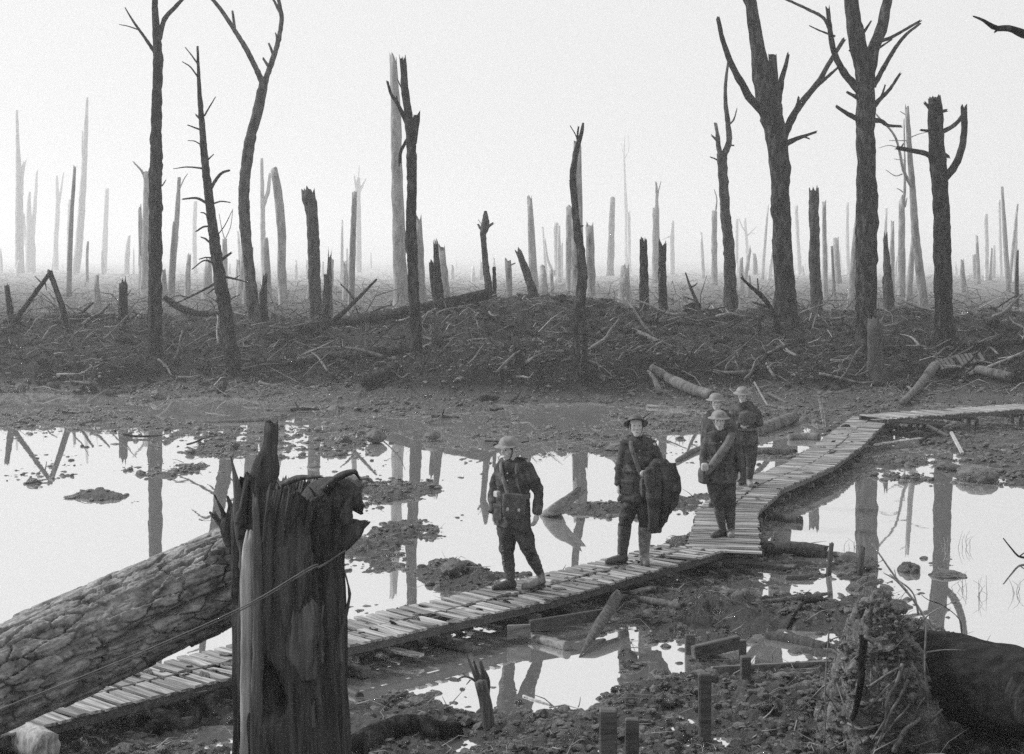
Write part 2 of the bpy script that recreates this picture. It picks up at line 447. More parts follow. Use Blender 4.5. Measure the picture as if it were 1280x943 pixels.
LAND = [poly_world(p) for p in [
    [(425, 664), (470, 656), (520, 651), (552, 664), (545, 680), (505, 690), (522, 700), (492, 716), (430, 712)],
    [(512, 704), (560, 699), (602, 714), (660, 717), (640, 738), (590, 750), (548, 740)],
    [(448, 612), (500, 600), (552, 598), (566, 608), (520, 626), (455, 632)],
    [(676, 632), (720, 624), (790, 628), (870, 622), (884, 640), (820, 646), (740, 646), (690, 642)],
    [(96, 616), (130, 611), (158, 618), (140, 626), (100, 624)],
    [(160, 588), (200, 578), (262, 580), (280, 596), (220, 602), (176, 602)],
    [(20, 585), (60, 580), (70, 600), (40, 606), (18, 600)],
    [(20, 566), (90, 570), (120, 580), (60, 584)],
    [(560, 594), (600, 590), (606, 600), (572, 604)],
    [(1040, 706), (1062, 694), (1092, 700), (1100, 712), (1060, 718)],
    [(1122, 708), (1136, 700), (1148, 710), (1138, 718)],
    [(1162, 718), (1196, 713), (1202, 720), (1180, 726)],
    [(492, 762), (506, 756), (520, 762), (506, 770)],
    [(800, 800), (840, 790), (850, 800), (810, 812)],
]]
def bump(px, py, ra_, rb_, hh):
    p = at(px, py, CAM_H * F / (py - HOR)); return (p[0], p[1], ra_, rb_, hh)
BUMPS = [bump(905, 772, .5, .8, .2), bump(500, 912, .38, .45, .12), bump(783, 822, .13, .5, .14), bump(566, 722, .35, .6, .12), bump(430, 925, .4, .5, .08),
         bump(1010, 880, .6, .8, .12), bump(700, 920, .5, .5, .1), bump(1020, 765, .4, .7, .1), bump(250, 880, .6, .8, .15)]
def sdf(poly, x, y):
    """signed distance, positive inside"""
    d2 = np.full(x.shape, 1e9); ins = np.zeros(x.shape, bool)
    n = len(poly)
    for i in range(n):
        a = poly[i]; b_ = poly[(i + 1) % n]
        e = b_ - a
        wx, wy = x - a[0], y - a[1]
        h = np.clip((wx * e[0] + wy * e[1]) / (e @ e), 0, 1)
        d2 = np.minimum(d2, (wx - e[0] * h) ** 2 + (wy - e[1] * h) ** 2)
        c = ((a[1] <= y) & (b_[1] > y)) | ((b_[1] <= y) & (a[1] > y))
        if abs(e[1]) > 1e-9: ins ^= c & (x < a[0] + e[0] * (y - a[1]) / e[1])
    return np.where(ins, 1, -1) * np.sqrt(d2)

def terrain(x, y, detail=True):
    x = np.asarray(x, float); y = np.asarray(y, float)
    wd = np.full(x.shape, -50.0)
    near = y < 60
    xs, ys = x[near], y[near]
    q = np.full(xs.shape, -50.0)
    for p in WATER: q = np.maximum(q, sdf(p, xs, ys))
    for p in LAND: q = np.minimum(q, -sdf(p, xs, ys))
    wd[near] = q
    wob = fbm(x * 1.1, y * 0.8, o=3, s=3) * np.where(y < 24, 0.18, 0.4)
    dl = -(wd) + wob - .02                                   # >0 on land
    dl = dl + np.where(y < 24, 0.14, 0.25) * fbm(x * 4, y * 3, o=3, s=33)
    h = np.where(dl > 0, 0.06 * np.tanh(dl / 0.3) + np.where(y < 27, .06, .035) * np.tanh(np.maximum(dl, 0) / 3) + .05 * sstep(40, 48, y), -0.3 * np.tanh(-dl / 0.8))
    land = sstep(-0.3, 0.5, dl)
    rough = 0.034 + 0.056 * land
    if detail:
        h = h + rough * 1.35 * fbm(x * 2.3, y * 1.5, o=5, s=11, g=0.66) + (0.03 + 0.035 * (y < 30)) * land * (ridged(x * 4.5, y * 3.0, o=4, s=21) - .45 + .5 * (ridged(x * 11, y * 7, o=2, s=22) - .4) * (y < 26)) * (y < 62) + .05 * land * np.maximum(0, fbm(x * .8, y * .6, o=2, s=77))
    h = h - land * (.125 * sstep(27, 31, y) * (1 - sstep(44, 48.5, y)) * (.75 + .5 * vnoise(x * .5, y * .25, s=66)) + .022 * (y < 27))
    for (bx, by, ra_, rb_, hh) in BUMPS:
        h = h + hh * np.exp(-((x - bx) / ra_) ** 2 - ((y - by) / rb_) ** 2) * (1 + .5 * fbm(x * 3, y * 2, o=3, s=88))
    # the bank
    foot = 47.5 + 1.5 * vnoise(x * 0.12, 0 * x, s=5) + 1.2 * vnoise(x * 0.45, 0 * x, s=6)
    crest = foot + 12.0
    ch = 1.72 + 0.78 * np.exp(-((x - 0.4) / 3.4) ** 2) - .3 * np.exp(-((x + 6.3) / 2.4) ** 2) + 0.22 * vnoise(x * 0.22, 0 * x + 4, s=8) + 0.1 * np.exp(-((x + 13) / 5) ** 2)
    t = np.clip((y - foot) / (crest - foot), 0, 1.2)
    tc_ = np.clip(t, 0, 1)
    cut = .30 + .14 * vnoise(x * .35, 0 * x + 2, s=9)
    prof = (cut * sstep(.0, .13, tc_ + .05 * sstep(0, .06, tc_) * vnoise(x * .9, y * .5, s=10)) + (1 - cut) * (1 - (1 - sstep(-.35, 1, tc_)) * 1.18).clip(0, 1)) * sstep(0, .04, tc_)
    bank = ch * prof
    back = sstep(61, 78, y)
    far = 1.0 + 3.0 * sstep(500, 3000, y) + .8 * vnoise(x * .004, y * .002, s=55) * sstep(900, 2500, y) + np.minimum(y / 400, 1) * 0.8 * vnoise(x * 0.02, y * 0.012, s=50)
    bank = bank * (1 - back) + far * back * (y > 60)
    onb = sstep(0, 0.15, t)
    if detail:
        bank = bank + onb * (1 - back) * (0.2 * fbm(x * 0.35, y * 0.3, o=3, s=60) + 0.22 * fbm(x * 0.9, y * 0.6, o=5, s=61, g=0.64) + 0.10 * ridged(x * 2.4, y * 1.6, o=3, s=71)) + back * 0.45 * fbm(x * 0.15, y * 0.08, o=6, s=81, g=0.62)
    return h * (1 - back) + bank

u = np.concatenate([np.linspace(-0.75, -0.345, 60, endpoint=False), np.linspace(-0.345, 0.345, 860), np.linspace(0.345, 0.75, 61)[1:]])
yy = np.concatenate([np.linspace(-4, 11.5, 60, endpoint=False), np.exp(np.linspace(math.log(11.5), math.log(64), 560)), np.exp(np.linspace(math.log(64), math.log(3300), 170))[1:]])
YY, UU = np.meshgrid(yy, u, indexing='ij')
XX = UU * (YY + 6)
ZZ = terrain(XX.ravel(), YY.ravel()).reshape(XX.shape)
nr_, nc_ = XX.shape
i = np.arange(nr_ - 1)[:, None] * nc_; k = np.arange(nc_ - 1)[None, :]
quads = np.stack([i + k, i + k + 1, i + nc_ + k + 1, i + nc_ + k], -1).reshape(-1, 4)
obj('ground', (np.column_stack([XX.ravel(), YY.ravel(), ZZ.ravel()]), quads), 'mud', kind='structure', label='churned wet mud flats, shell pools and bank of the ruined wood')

def tz(x, y): return float(terrain(np.array([x]), np.array([y]))[0])
def ground_hit(px, py, y0=10, y1=64):
    Y = np.linspace(y0, y1, 1500)
    P = np.column_stack([(px - 640) / F * Y, Y, CAM_H - (py - HOR) / F * Y])
    tt = np.maximum(terrain(P[:, 0], P[:, 1]), 0)
    i_ = np.argmax(P[:, 2] <= tt)
    if P[i_, 2] > tt[i_]: i_ = -1
    return P[i_]
# water sheets
wx = np.linspace(-46, 46, 24); wy = np.linspace(-3, 54, 16)
WX, WY = np.meshgrid(wx, wy); q = []
for a in range(15):
    for b_ in range(23): q.append((a * 24 + b_, a * 24 + b_ + 1, (a + 1) * 24 + b_ + 1, (a + 1) * 24 + b_))
obj('water', (np.column_stack([WX.ravel(), WY.ravel(), 0 * WX.ravel()]), q), 'water', kind='structure', label='still pale water standing in the shell craters')
# ---------------------------------------------------------------- trees
def px_path(pts, Y, yj=0.0, seed=0):
    """pts (px, py[, dy]) at depth Y -> world"""
    return np.array([at(p[0], p[1], Y + (p[2] if len(p) > 2 else 0)) for p in pts])

def tree(name, label, cat, spine, Y=None, mat='bark', jag=0.0, branches=(), nseg=None, group=None, rough=0.22, sink=True, part='trunk', fibre=0.0):
    """spine: (px, py, width px) from the base up; branches: (list of px points, w0, w1[, depth swing in m])"""
    if mat == 'bark' and int(spine[0][0]) in (318, 396, 411, 613, 670, 916, 1113, 1021): mat = 'bark_mid'
    if Y is not None and Y >= 85:
        if mat == 'bark_far': mat = 'bark_ghost' if Y >= 235 else 'bark_mist'  # far trunks take the bark colours with haze painted in
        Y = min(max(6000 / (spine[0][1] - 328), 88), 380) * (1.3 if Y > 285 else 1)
    if Y is None:
        Y = float(ground_hit(spine[0][0], spine[0][1])[1])
    sd = int(abs(spine[0][0] * 7 + spine[0][1] * 3 + Y * 11)) % 977
    P = px_path([(s[0], s[1]) for s in spine], Y)
    r = np.array([s[2] for s in spine]) / F * Y / 2
    # foot: root flare, down into the ground
    gz = tz(P[0][0], P[0][1])
    base = np.array([P[0][0], P[0][1], gz]); P[:, 2] += 0
    if sink:
        lowz = min(gz, P[0][2]) - 0.25
        d0 = P[0] - P[1]; d0 = d0 / max(abs(d0[2]), 1e-3)
        foot = P[0] + d0 * max(0.05, P[0][2] - lowz)
        P = np.vstack([foot, P]); r = np.concatenate([[r[0] * 1.25], r])
        base[0] = foot[0]
    near = Y < 75
    ns = nseg or (22 if near else 8)
    thing = empty(name, base, label, cat, group)
    L = np.sum(np.linalg.norm(np.diff(P, axis=0), axis=1))
    nl = int(min(130, max(10, L / (r.mean() * 0.55)))) if near else int(min(40, max(8, L / (r.mean() * 1.5))))
    if near: r = r * 1.0
    rr0 = float(r.mean())
    knob = (lambda TH, S, RR: RR * (.16 * np.maximum(0, vnoise(np.cos(TH) * 1.6 + sd, np.sin(TH) * 1.6, S / rr0 * .35)) ** 1.5 * 2 + .07 * vnoise(np.cos(TH) * 3 + sd, np.sin(TH) * 3, S / rr0 * 1.5) + .05 * ridged(np.cos(TH) * 5, np.sin(TH) * 5 + sd, S / rr0 * .5, 2))) if near else None
    obj(part, tube(P, r, ns, nl, disp=knob, rough=rough, rscale=2.2, jag=jag, seed=sd, fibre=fibre), mat, thing)
    rg = np.random.default_rng(sd)
    for bi, b_ in enumerate(branches):
        pts, w0, w1 = b_[0], b_[1], b_[2]
        sw = b_[3] if len(b_) > 3 else rg.uniform(-0.9, 0.9)
        n = len(pts); Ls = math.hypot(pts[-1][0] - pts[0][0], pts[-1][1] - pts[0][1]) / F * Y
        Q = np.array([at(p[0], p[1], Y + sw * Ls * 0.5 * (q / max(1, n - 1))) for q, p in enumerate(pts)])
        # roots of a limb start inside the trunk
        Q[0] = Q[0] + (Q[0] - Q[1]) * 0.12
        rr = np.linspace(w0, w1, n) / F * Y / 2
        if n == 2: 
            mid = (Q[0] + Q[1]) / 2 + rg.uniform(-1, 1, 3) * Ls * 0.04
            Q = np.array([Q[0], mid, Q[1]]); rr = np.array([rr[0], rr.mean(), rr[1]])
        obj('branch', tube(Q, rr, 9 if near and w0 > 3 else 6, max(6, min(40, int(Ls / (rr.mean() * 1.2)))), rough=0.3, rscale=2, jag=rr[-1] * 2.5, seed=sd + bi * 7), mat, thing)
    return thing

dt = 'dead tree'
tree('dead_tree', 'tall straight dark dead tree left of the thin leaning one, forked at its top', dt,
     [(195, 445, 17), (194, 400, 16), (194, 300, 16), (195, 180, 14), (197, 100, 12), (197, 62, 11), (194, 20, 8), (193, -30, 6), (192, -75, 4)], branches=[
     ([(195, 68), (180, 46), (166, 26), (157, 11)], 5, 1.5), ([(172, 37), (160, 33), (150, 31)], 2, 1), ([(199, 48), (206, 24), (222, 6), (236, -12), (242, -40)], 7, 3), ([(203, 232), (207, 226)], 2, 1)])
tree('dead_tree', 'thin leaning dead conifer bristling with broken snags, base on the muddy slope', dt,
     [(293, 467, 19), (287, 425, 17), (280, 380, 16), (272, 330, 14), (266, 285, 12), (261, 245, 11), (256, 200, 9), (252, 150, 7), (249, 110, 5), (247, 58, 2.5)], branches=[
     ([(247, 96), (238, 84), (229, 78)], 2.4, 1.2), ([(247, 80), (240, 70), (232, 60)], 2.2, 1.2), ([(256, 144), (263, 132), (269, 122)], 2.4, 1.2), ([(251, 150), (246, 145)], 3, 2), ([(252, 163), (244, 160), (236, 157)], 3, 1.5),
     ([(252, 182), (244, 177), (236, 176)], 2, 1), ([(255, 211), (235, 209), (218, 211)], 3, 1), ([(258, 202), (266, 194)], 3, 1.5), ([(264, 235), (272, 222), (278, 216), (284, 214)], 4.5, 3),
     ([(258, 254), (246, 248), (230, 249)], 4, 2), ([(266, 255), (276, 252), (286, 253)], 2.6, 1.6), ([(261, 272), (256, 267), (252, 266)], 2.5, 1.5), ([(262, 283), (254, 284), (246, 289)], 3, 2),
     ([(264, 305), (257, 299), (252, 297)], 3.2, 1.6), ([(266, 329), (255, 326), (241, 336)], 3, 1.5), ([(274, 327), (281, 322), (288, 317)], 5, 2.5), ([(280, 346), (294, 349), (309, 353)], 3.4, 1.4), ([(292, 349), (299, 345)], 1.6, 1),
     ([(272, 353), (252, 364), (236, 372), (212, 383)], 3.4, 1.5), ([(236, 372), (222, 370), (212, 374)], 1.8, 1), ([(270, 359), (264, 364), (260, 367)], 2.4, 1.2), ([(286, 376), (294, 371), (300, 369)], 2.2, 1), ([(272, 294), (281, 282), (290, 264)], 1.6, .8), ([(266, 323), (258, 322), (250, 324)], 2.5, 1.5)])
tree('dead_tree', 'tall curved dead tree splitting into two long bare limbs high in the mist', dt,
     [(318, 402, 17), (315, 370, 14), (311, 330, 13), (306, 280, 13), (305, 240, 13), (309, 200, 13), (315, 165, 12), (322, 140, 12), (328, 112, 12), (330, 100, 11)], branches=[
     ([(329, 106), (320, 86), (308, 62), (292, 36), (276, 12), (260, -8), (246, -30)], 8, 3.5), ([(293, 34), (291, 17)], 4, 3), ([(330, 106), (339, 80), (347, 55), (352, 25), (349, 4), (345, -20)], 8, 4),
     ([(336, 84), (330, 75)], 4.5, 3), ([(341, 68), (337, 57)], 4, 2.6), ([(346, 50), (345, 43)], 3, 2), ([(351, 18), (346, 8), (340, -4)], 4, 3)])
tree('tree_stump', 'short dark snapped stub leaning against the foot of the curved forked tree', 'stump', [(331, 400, 10), (329, 375, 9), (331, 351, 6)], jag=.3)
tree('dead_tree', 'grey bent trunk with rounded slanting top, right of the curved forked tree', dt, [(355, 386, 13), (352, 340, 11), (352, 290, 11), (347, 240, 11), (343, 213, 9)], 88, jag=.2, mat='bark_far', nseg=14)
tree('dead_tree', 'stout grey split trunk with flat notched top, standing beside two low splintered stumps', dt, [(396, 402, 16), (393, 340, 14), (391, 280, 14), (387, 245, 14)], 66, jag=.35, rough=.15, fibre=.12)
tree('tree_stump', 'splintered pale stump just right of the stout flat topped trunk', 'stump', [(411, 396, 10), (411, 360, 8), (412, 331, 4)], 70, jag=.5)
tree('tree_stump', 'dark short stump touching the right side of the stout flat topped trunk', 'stump', [(407, 398, 9), (408, 370, 8), (408, 350, 6)], 62, jag=.3)
tree('dead_tree', 'slim grey branchless pole between the flat topped trunk and the dark broken tree', dt, [(439, 396, 9), (440, 330, 8), (442, 280, 7), (443, 243, 6)], 95, jag=.2, mat='bark_far')
tree('dead_tree', 'very pale misty trunk with claw like top just behind the slim grey pole', dt, [(448, 345, 8), (448, 280, 7), (447, 235, 7), (448, 222, 5)], 290, mat='bark_far', branches=[([(447, 240), (443, 222)], 4, 2), ([(448, 238), (449, 208)], 2.5, 1), ([(449, 240), (456, 226)], 4, 2)])
tree('dead_tree', 'thick pale misty column trunk directly behind the tall dark broken tree', dt, [(500, 388, 18), (499, 300, 16), (496, 220, 14), (495, 150, 13), (492, 86, 9)], 205, jag=.8, mat='bark_far', nseg=14)
tree('dead_tree', 'tall dark broken tree with ragged antler like top', dt,
     [(521, 442, 16), (519, 400, 14), (516, 340, 13), (514, 280, 13), (515, 220, 12), (514, 180, 12), (510, 140, 10), (506, 110, 9), (504, 82, 8)], jag=.3, branches=[
     ([(515, 182), (518, 168), (520, 152)], 9, 9, 0.2), ([(509, 156), (498, 132), (489, 118), (485, 105)], 6, 3), ([(498, 132), (496, 122)], 3, 2), ([(512, 170), (506, 180), (501, 190), (500, 202)], 5, 4), ([(508, 132), (507, 122), (497, 100)], 3, 1.5)])
tree('tree_stump', 'dark twin pronged stump standing over the long log on the bank', 'stump', [(549, 386, 16), (547, 350, 10), (545, 313, 6)], 60, jag=.4, branches=[([(545, 372), (541, 350), (539, 332)], 9, 6, .2)])
tree('dead_tree', 'thin trunk with a knobbly burr and spike top, left of the leaning stump', dt, [(613, 378, 10), (609, 350, 8), (606, 320, 7), (604, 295, 7), (606, 285, 10), (607, 276, 9), (607, 264, 3)], 61, branches=[
    ([(606, 290), (601, 286), (599, 283)], 4, 3), ([(607, 286), (614, 281)], 5, 3), ([(605, 282), (604, 270)], 2, 1), ([(604, 285), (598, 275)], 1, .6)])
tree('wooden_post', 'thin dark post close beside the knobbly spike topped trunk', 'post', [(619, 377, 5), (618, 355, 4.6), (618, 334, 4)], 61, nseg=8)
tree('tree_stump', 'pale misty stump with a capped top, between the thin dark post and the leaning stump', 'stump', [(637, 385, 9), (636, 355, 8), (635, 330, 8)], 115, jag=.4, mat='bark_far', branches=[([(636, 333), (642, 330)], 3, 2)])
tree('tree_stump', 'grey stump leaning to the left on top of the central mound', 'stump', [(670, 381, 14), (664, 358, 11), (656, 335, 9), (650, 319, 8)], 61.5, jag=.25)
tree('dead_tree', 'tall wavy dark tree with thin split top behind two low dark stubs', dt,
     [(724, 408, 18), (725, 380, 14), (728, 345, 12), (725, 310, 10), (720, 275, 9), (718, 250, 8), (716, 225, 8), (719, 195, 7), (726, 170, 5), (729, 154, 3)], branches=[
     ([(722, 180), (720, 170), (713, 158)], 2, 1), ([(722, 172), (723, 160)], 3, 2), ([(725, 338), (719, 332)], 3, 1), ([(720, 285), (727, 283)], 4, 2), ([(717, 232), (713, 227)], 4, 2)])
tree('tree_stump', 'thin dark stub standing on the bank face just below the tall wavy tree', 'stump', [(722, 473, 10), (721, 440, 9), (720, 408, 7)], jag=.25)
tree('tree_stump', 'slim stub beside another on the bank, slightly shorter and further right', 'stump', [(731, 462, 9), (731, 440, 8), (731, 416, 7)], jag=.15)
tree('tree_stump', 'squat black stump on the dark bank face below the central mound', 'stump', [(649, 460, 15), (647, 440, 11), (645, 424, 8)], jag=.25)
tree('dead_tree', 'grey straight trunk immediately left of the tall wavy tree', dt, [(712, 382, 9), (711, 320, 8), (711, 263, 7)], 108, jag=.3, mat='bark_far')
tree('dead_tree', 'grey straight trunk with slanted top immediately right of the tall wavy tree', dt, [(739, 392, 12), (738, 330, 11), (737, 290, 10)], 98, jag=.6, mat='bark_far')
tree('dead_tree', 'pale misty leaning trunk right of centre, left of the tallest spindly tree', dt, [(763, 345, 9), (764, 300, 8), (766, 248, 6)], 230, jag=.3, mat='bark_far')
tree('dead_tree', 'spindly very tall pale tree with hair thin top right of centre', dt, [(784, 340, 9), (783, 280, 6), (781, 230, 3.5), (780, 190, 2), (781, 170, 1)], 290, mat='bark_far', branches=[([(781, 205), (776, 178)], 1.6, .8), ([(780, 200), (786, 186), (785, 170)], 1.5, .8), ([(786, 335), (786, 300), (786, 268)], 5, 4)])
tree('dead_tree', 'pale rounded trunk of the misty cluster left of the grey straight trunks', dt, [(697, 350, 9), (696, 310, 8), (695, 279, 7)], 240, mat='bark_far', branches=[([(692, 342), (685, 325), (681, 300)], 4, 2)])
tree('dead_tree', 'thin pale spike with small pointed top in the misty cluster', dt, [(702, 345, 4), (702, 310, 3.5), (703, 304, 2)], 260, mat='bark_far')
tree('tree_stump', 'pale low stump in the hollow below the misty cluster', 'stump', [(690, 378, 6), (690, 360, 5), (689, 341, 4)], 180, jag=.3, mat='bark_far')
tree('tree_stump', 'dark upright stump behind the bank, left one of a pair right of centre', 'stump', [(806, 402, 13), (805, 350, 11), (804, 308, 9)], 60.5, jag=.35)
tree('tree_stump', 'dark upright stump behind the bank, right one of a pair right of centre', 'stump', [(829, 398, 11), (828, 350, 10), (828, 312, 9)], 64, jag=.3)
tree('dead_tree', 'pale misty trunk with two pointed top above the pair of dark stumps', dt, [(820, 352, 10), (820, 300, 9), (820, 260, 8)], 200, mat='bark_far', branches=[([(821, 268), (821, 240), (820, 229)], 5, 2), ([(822, 248), (826, 228)], 2.4, 1)])
tree('dead_tree', 'pale misty post like trunk with one short arm, right of the pair of dark stumps', dt, [(840, 342, 7), (840, 300, 6), (841, 276, 3)], 240, mat='bark_far', branches=[([(840, 294), (834, 297), (828, 300)], 2.2, 1)])
tree('dead_tree', 'gnarled grey tree with three crooked upright limbs left of the two massive trees', dt,
     [(916, 402, 18), (913, 360, 15), (911, 310, 13), (907, 270, 12), (905, 235, 11), (903, 205, 12), (902, 192, 12)], 63, branches=[
     ([(901, 196), (898, 182), (897, 170), (895, 158)], 7, 4, .2), ([(904, 196), (911, 178), (910, 155), (907, 130), (907, 105), (910, 80)], 9, 3, .2), ([(903, 208), (896, 200), (889, 197)], 3, 1.5), ([(911, 156), (917, 150), (921, 137)], 3, 1.2), ([(898, 177), (890, 170)], 5, 2), ([(912, 182), (916, 182)], 3, 2)])
tree('dead_tree', 'massive dark tree with a swollen crown of broken limbs, left of the two biggest', dt,
     [(985, 406, 34), (982, 385, 27), (979, 330, 24), (976, 270, 23), (974, 215, 22), (972, 180, 24), (966, 150, 27), (960, 130, 26), (952, 100, 20), (947, 60, 17), (941, 20, 15), (936, -20, 12), (932, -80, 8)], branches=[
     ([(957, 142), (940, 126), (927, 104), (914, 80), (904, 52), (898, 26)], 12, 5), ([(963, 112), (958, 80), (950, 50), (947, 25)], 8, 4), ([(968, 118), (967, 95), (966, 78)], 12, 10, .3), ([(973, 125), (977, 100), (982, 82), (985, 70)], 9, 4, .5),
     ([(979, 172), (989, 150), (1001, 130), (1022, 104), (1036, 80), (1052, 54)], 11, 5), ([(1016, 112), (1030, 100), (1046, 86)], 6, 3), ([(991, 146), (997, 130), (998, 124)], 5, 3), ([(979, 182), (990, 176), (1003, 171), (1018, 166)], 8, 3, -.5), ([(1003, 171), (1010, 173)], 3, 2), ([(938, 12), (930, 0), (926, -18)], 5, 3)])
tree('dead_tree', 'massive dark tree with many raised limbs, right of the two biggest', dt,
     [(1083, 436, 34), (1083, 410, 27), (1083, 350, 26), (1082, 280, 24), (1083, 220, 23), (1082, 160, 23), (1082, 120, 22), (1081, 90, 22), (1073, 60, 20), (1067, 25, 18), (1062, -20, 17), (1058, -80, 12)], branches=[
     ([(1086, 95), (1092, 62), (1101, 38), (1107, 12), (1113, -20), (1116, -60)], 18, 9, .4), ([(1073, 112), (1056, 92), (1045, 72), (1039, 48), (1035, 14)], 11, 5), ([(1041, 56), (1032, 26), (1010, 12), (984, 0), (960, -12)], 5, 2.5), ([(1042, 45), (1026, 39), (1013, 33)], 3, 1.4),
     ([(1098, 52), (1112, 48), (1130, 38), (1149, 27)], 5, 3, .6), ([(1093, 106), (1104, 86), (1118, 62), (1131, 45), (1148, 31)], 7, 3, -.6), ([(1088, 66), (1096, 62), (1114, 50)], 4, 2), ([(1090, 136), (1100, 124), (1112, 112), (1124, 94)], 7, 3, .5), ([(1102, 120), (1106, 108)], 3, 2),
     ([(1090, 150), (1102, 152), (1110, 157), (1124, 158)], 7, 3, -.6), ([(1075, 150), (1062, 144), (1048, 135)], 8, 4, -.4), ([(1071, 122), (1060, 116)], 6, 3, .3), ([(1076, 68), (1064, 64)], 6, 3), ([(1080, 40), (1088, 28)], 4, 2)])
tree('dead_tree', 'stout lopped dark tree with knobbly head and upswept right arm, at the right', dt,
     [(1182, 432, 27), (1180, 400, 22), (1178, 340, 21), (1177, 280, 20), (1175, 235, 20), (1172, 200, 20), (1170, 165, 19), (1169, 140, 18), (1168, 128, 14)], jag=.2, branches=[
     ([(1168, 198), (1156, 192), (1142, 189), (1126, 186)], 8, 5, -.4), ([(1176, 166), (1188, 160), (1196, 154), (1204, 144)], 6, 5, .3), ([(1180, 224), (1192, 210), (1201, 190), (1205, 168), (1205, 141)], 10, 8, .3), ([(1164, 165), (1154, 163)], 5, 3), ([(1177, 190), (1184, 195)], 6, 4), ([(1176, 140), (1180, 139)], 6, 4), ([(1163, 136), (1158, 131)], 6, 4), ([(1126, 186), (1128, 182)], 3, 2)])
tree('dead_tree', 'misty grey leaning tree with twiggy side limb, left of the lopped tree', dt,
     [(1156, 392, 12), (1150, 340, 11), (1144, 290, 10), (1141, 240, 8), (1137, 190, 7), (1134, 140, 5)], 118, jag=.4, mat='bark_far', nseg=12, branches=[
     ([(1141, 236), (1130, 215), (1124, 188), (1117, 168), (1096, 144)], 5, 2), ([(1137, 176), (1124, 176), (1112, 176)], 1.6, .8), ([(1125, 186), (1112, 182), (1099, 185)], 1.6, .8), ([(1127, 218), (1119, 220), (1108, 213)], 1.8, .8), ([(1138, 172), (1148, 168), (1160, 165)], 1.6, .8), ([(1135, 145), (1126, 140)], 2, 1), ([(1130, 200), (1118, 199)], 1.6, .8)])
tree('dead_tree', 'misty straight split trunk just behind and left of the misty leaning tree', dt, [(1127, 372, 11), (1127, 320, 9), (1127, 256, 8)], 160, jag=.6, mat='bark_far', branches=[([(1128, 262), (1131, 230), (1130, 150)], 5, 1.5), ([(1131, 258), (1133, 250)], 3, 2), ([(1128, 240), (1122, 236)], 2, 1)])
tree('dead_tree', 'misty slanting bare trunk right behind the misty leaning tree', dt, [(1136, 375, 9), (1139, 330, 7), (1143, 280, 4)], 150, mat='bark_far')
tree('tree_stump', 'broad dark upright stump standing between the two massive trees', 'stump', [(1021, 392, 16), (1019, 340, 13), (1018, 290, 12), (1017, 245, 11)], 66, jag=.35, fibre=.06)
tree('tree_stump', 'pointed splintered dark stump close right of the biggest tree', 'stump', [(1113, 396, 14), (1110, 350, 10), (1107, 305, 5)], 64, jag=.4, branches=[([(1108, 396), (1106, 370), (1104, 350)], 6, 3, .2)])
tree('tree_stump', 'black ragged stump with flared foot in front of the biggest tree', 'stump', [(1096, 470, 24), (1094, 445, 17), (1093, 420, 16), (1094, 406, 18)], jag=.25, mat='wood_dark', fibre=.15)
tree('broken_sapling', 'crooked black fallen branch stuck upright in front of the left massive tree', 'branch', [(975, 422, 8), (970, 400, 7), (962, 383, 6), (950, 368, 6), (938, 358, 4), (926, 347, 2)], branches=[([(962, 384), (950, 381), (942, 378)], 4, 2), ([(948, 366), (947, 350)], 3, 1.5), ([(930, 350), (927, 343)], 2, 1), ([(968, 402), (978, 392)], 2.5, 1)])
tree('wooden_post', 'short dark stake in the mud left of the crooked black branch', 'post', [(949, 420, 5), (949, 410, 5), (948, 399, 4)], nseg=8)
tree('dead_tree', 'grey slim trunk immediately left of the gnarled grey tree', dt, [(893, 355, 8), (893, 310, 7), (893, 266, 7)], 190, jag=.3, mat='bark_far', branches=[([(894, 268), (896, 250), (893, 238)], 2.5, 1)])
tree('dead_tree', 'pale misty trunk between the gnarled tree and the left massive tree', dt, [(921, 338, 4.5), (921, 300, 4), (921, 274, 4)], 300, mat='bark_far')
tree('dead_tree', 'pale misty tree holding up two thin arms, left of the left massive tree', dt, [(935, 335, 5), (933, 300, 4), (931, 273, 3)], 310, mat='bark_far', branches=[([(934, 295), (939, 290), (945, 284)], 1.8, 1), ([(933, 292), (928, 284), (924, 274)], 1.8, 1), ([(938, 291), (943, 292)], 1.2, .8)])
tree('tree_stump', 'misty short stump at the left foot of the left massive tree', 'stump', [(944, 345, 6), (944, 330, 6), (943, 319, 4)], 230, jag=.4, mat='bark_far')
tree('dead_tree', 'pale crooked topped trunk just right of the left massive tree', dt, [(999, 338, 7), (997, 300, 5), (995, 258, 5)], 250, mat='bark_far', jag=.4)
tree('dead_tree', 'grey thin trunk rising right behind the broad upright stump', dt, [(1032, 375, 7), (1031, 320, 6), (1030, 256, 5)], 150, jag=.3, mat='bark_far')
tree('tree_stump', 'misty stump with notched top, right of the grey thin trunk', 'stump', [(1047, 355, 9), (1046, 325, 8), (1045, 302, 7)], 170, jag=.6, mat='bark_far')
tree('dead_tree', 'dark thin broken pole between the broad upright stump and the biggest tree', dt, [(1044, 378, 4), (1042, 350, 4), (1040, 311, 3)], 100, jag=.2, mat='bark_far')
tree('dead_tree', 'pale slim straight trunk nearest the left side of the biggest tree', dt, [(1060, 342, 6), (1059, 300, 5), (1059, 255, 4)], 250, mat='bark_far', jag=.4)
tree('dead_tree', 'pale low pole seen just left of the biggest tree', dt, [(1067, 345, 4.5), (1067, 320, 4), (1067, 285, 3)], 270, mat='bark_far')
tree('tree_stump', 'misty stump with flat top in the haze at the far right, shortest of its row', 'stump', [(1220, 348, 7), (1219, 333, 6), (1219, 319, 7)], 200, mat='bark_far')
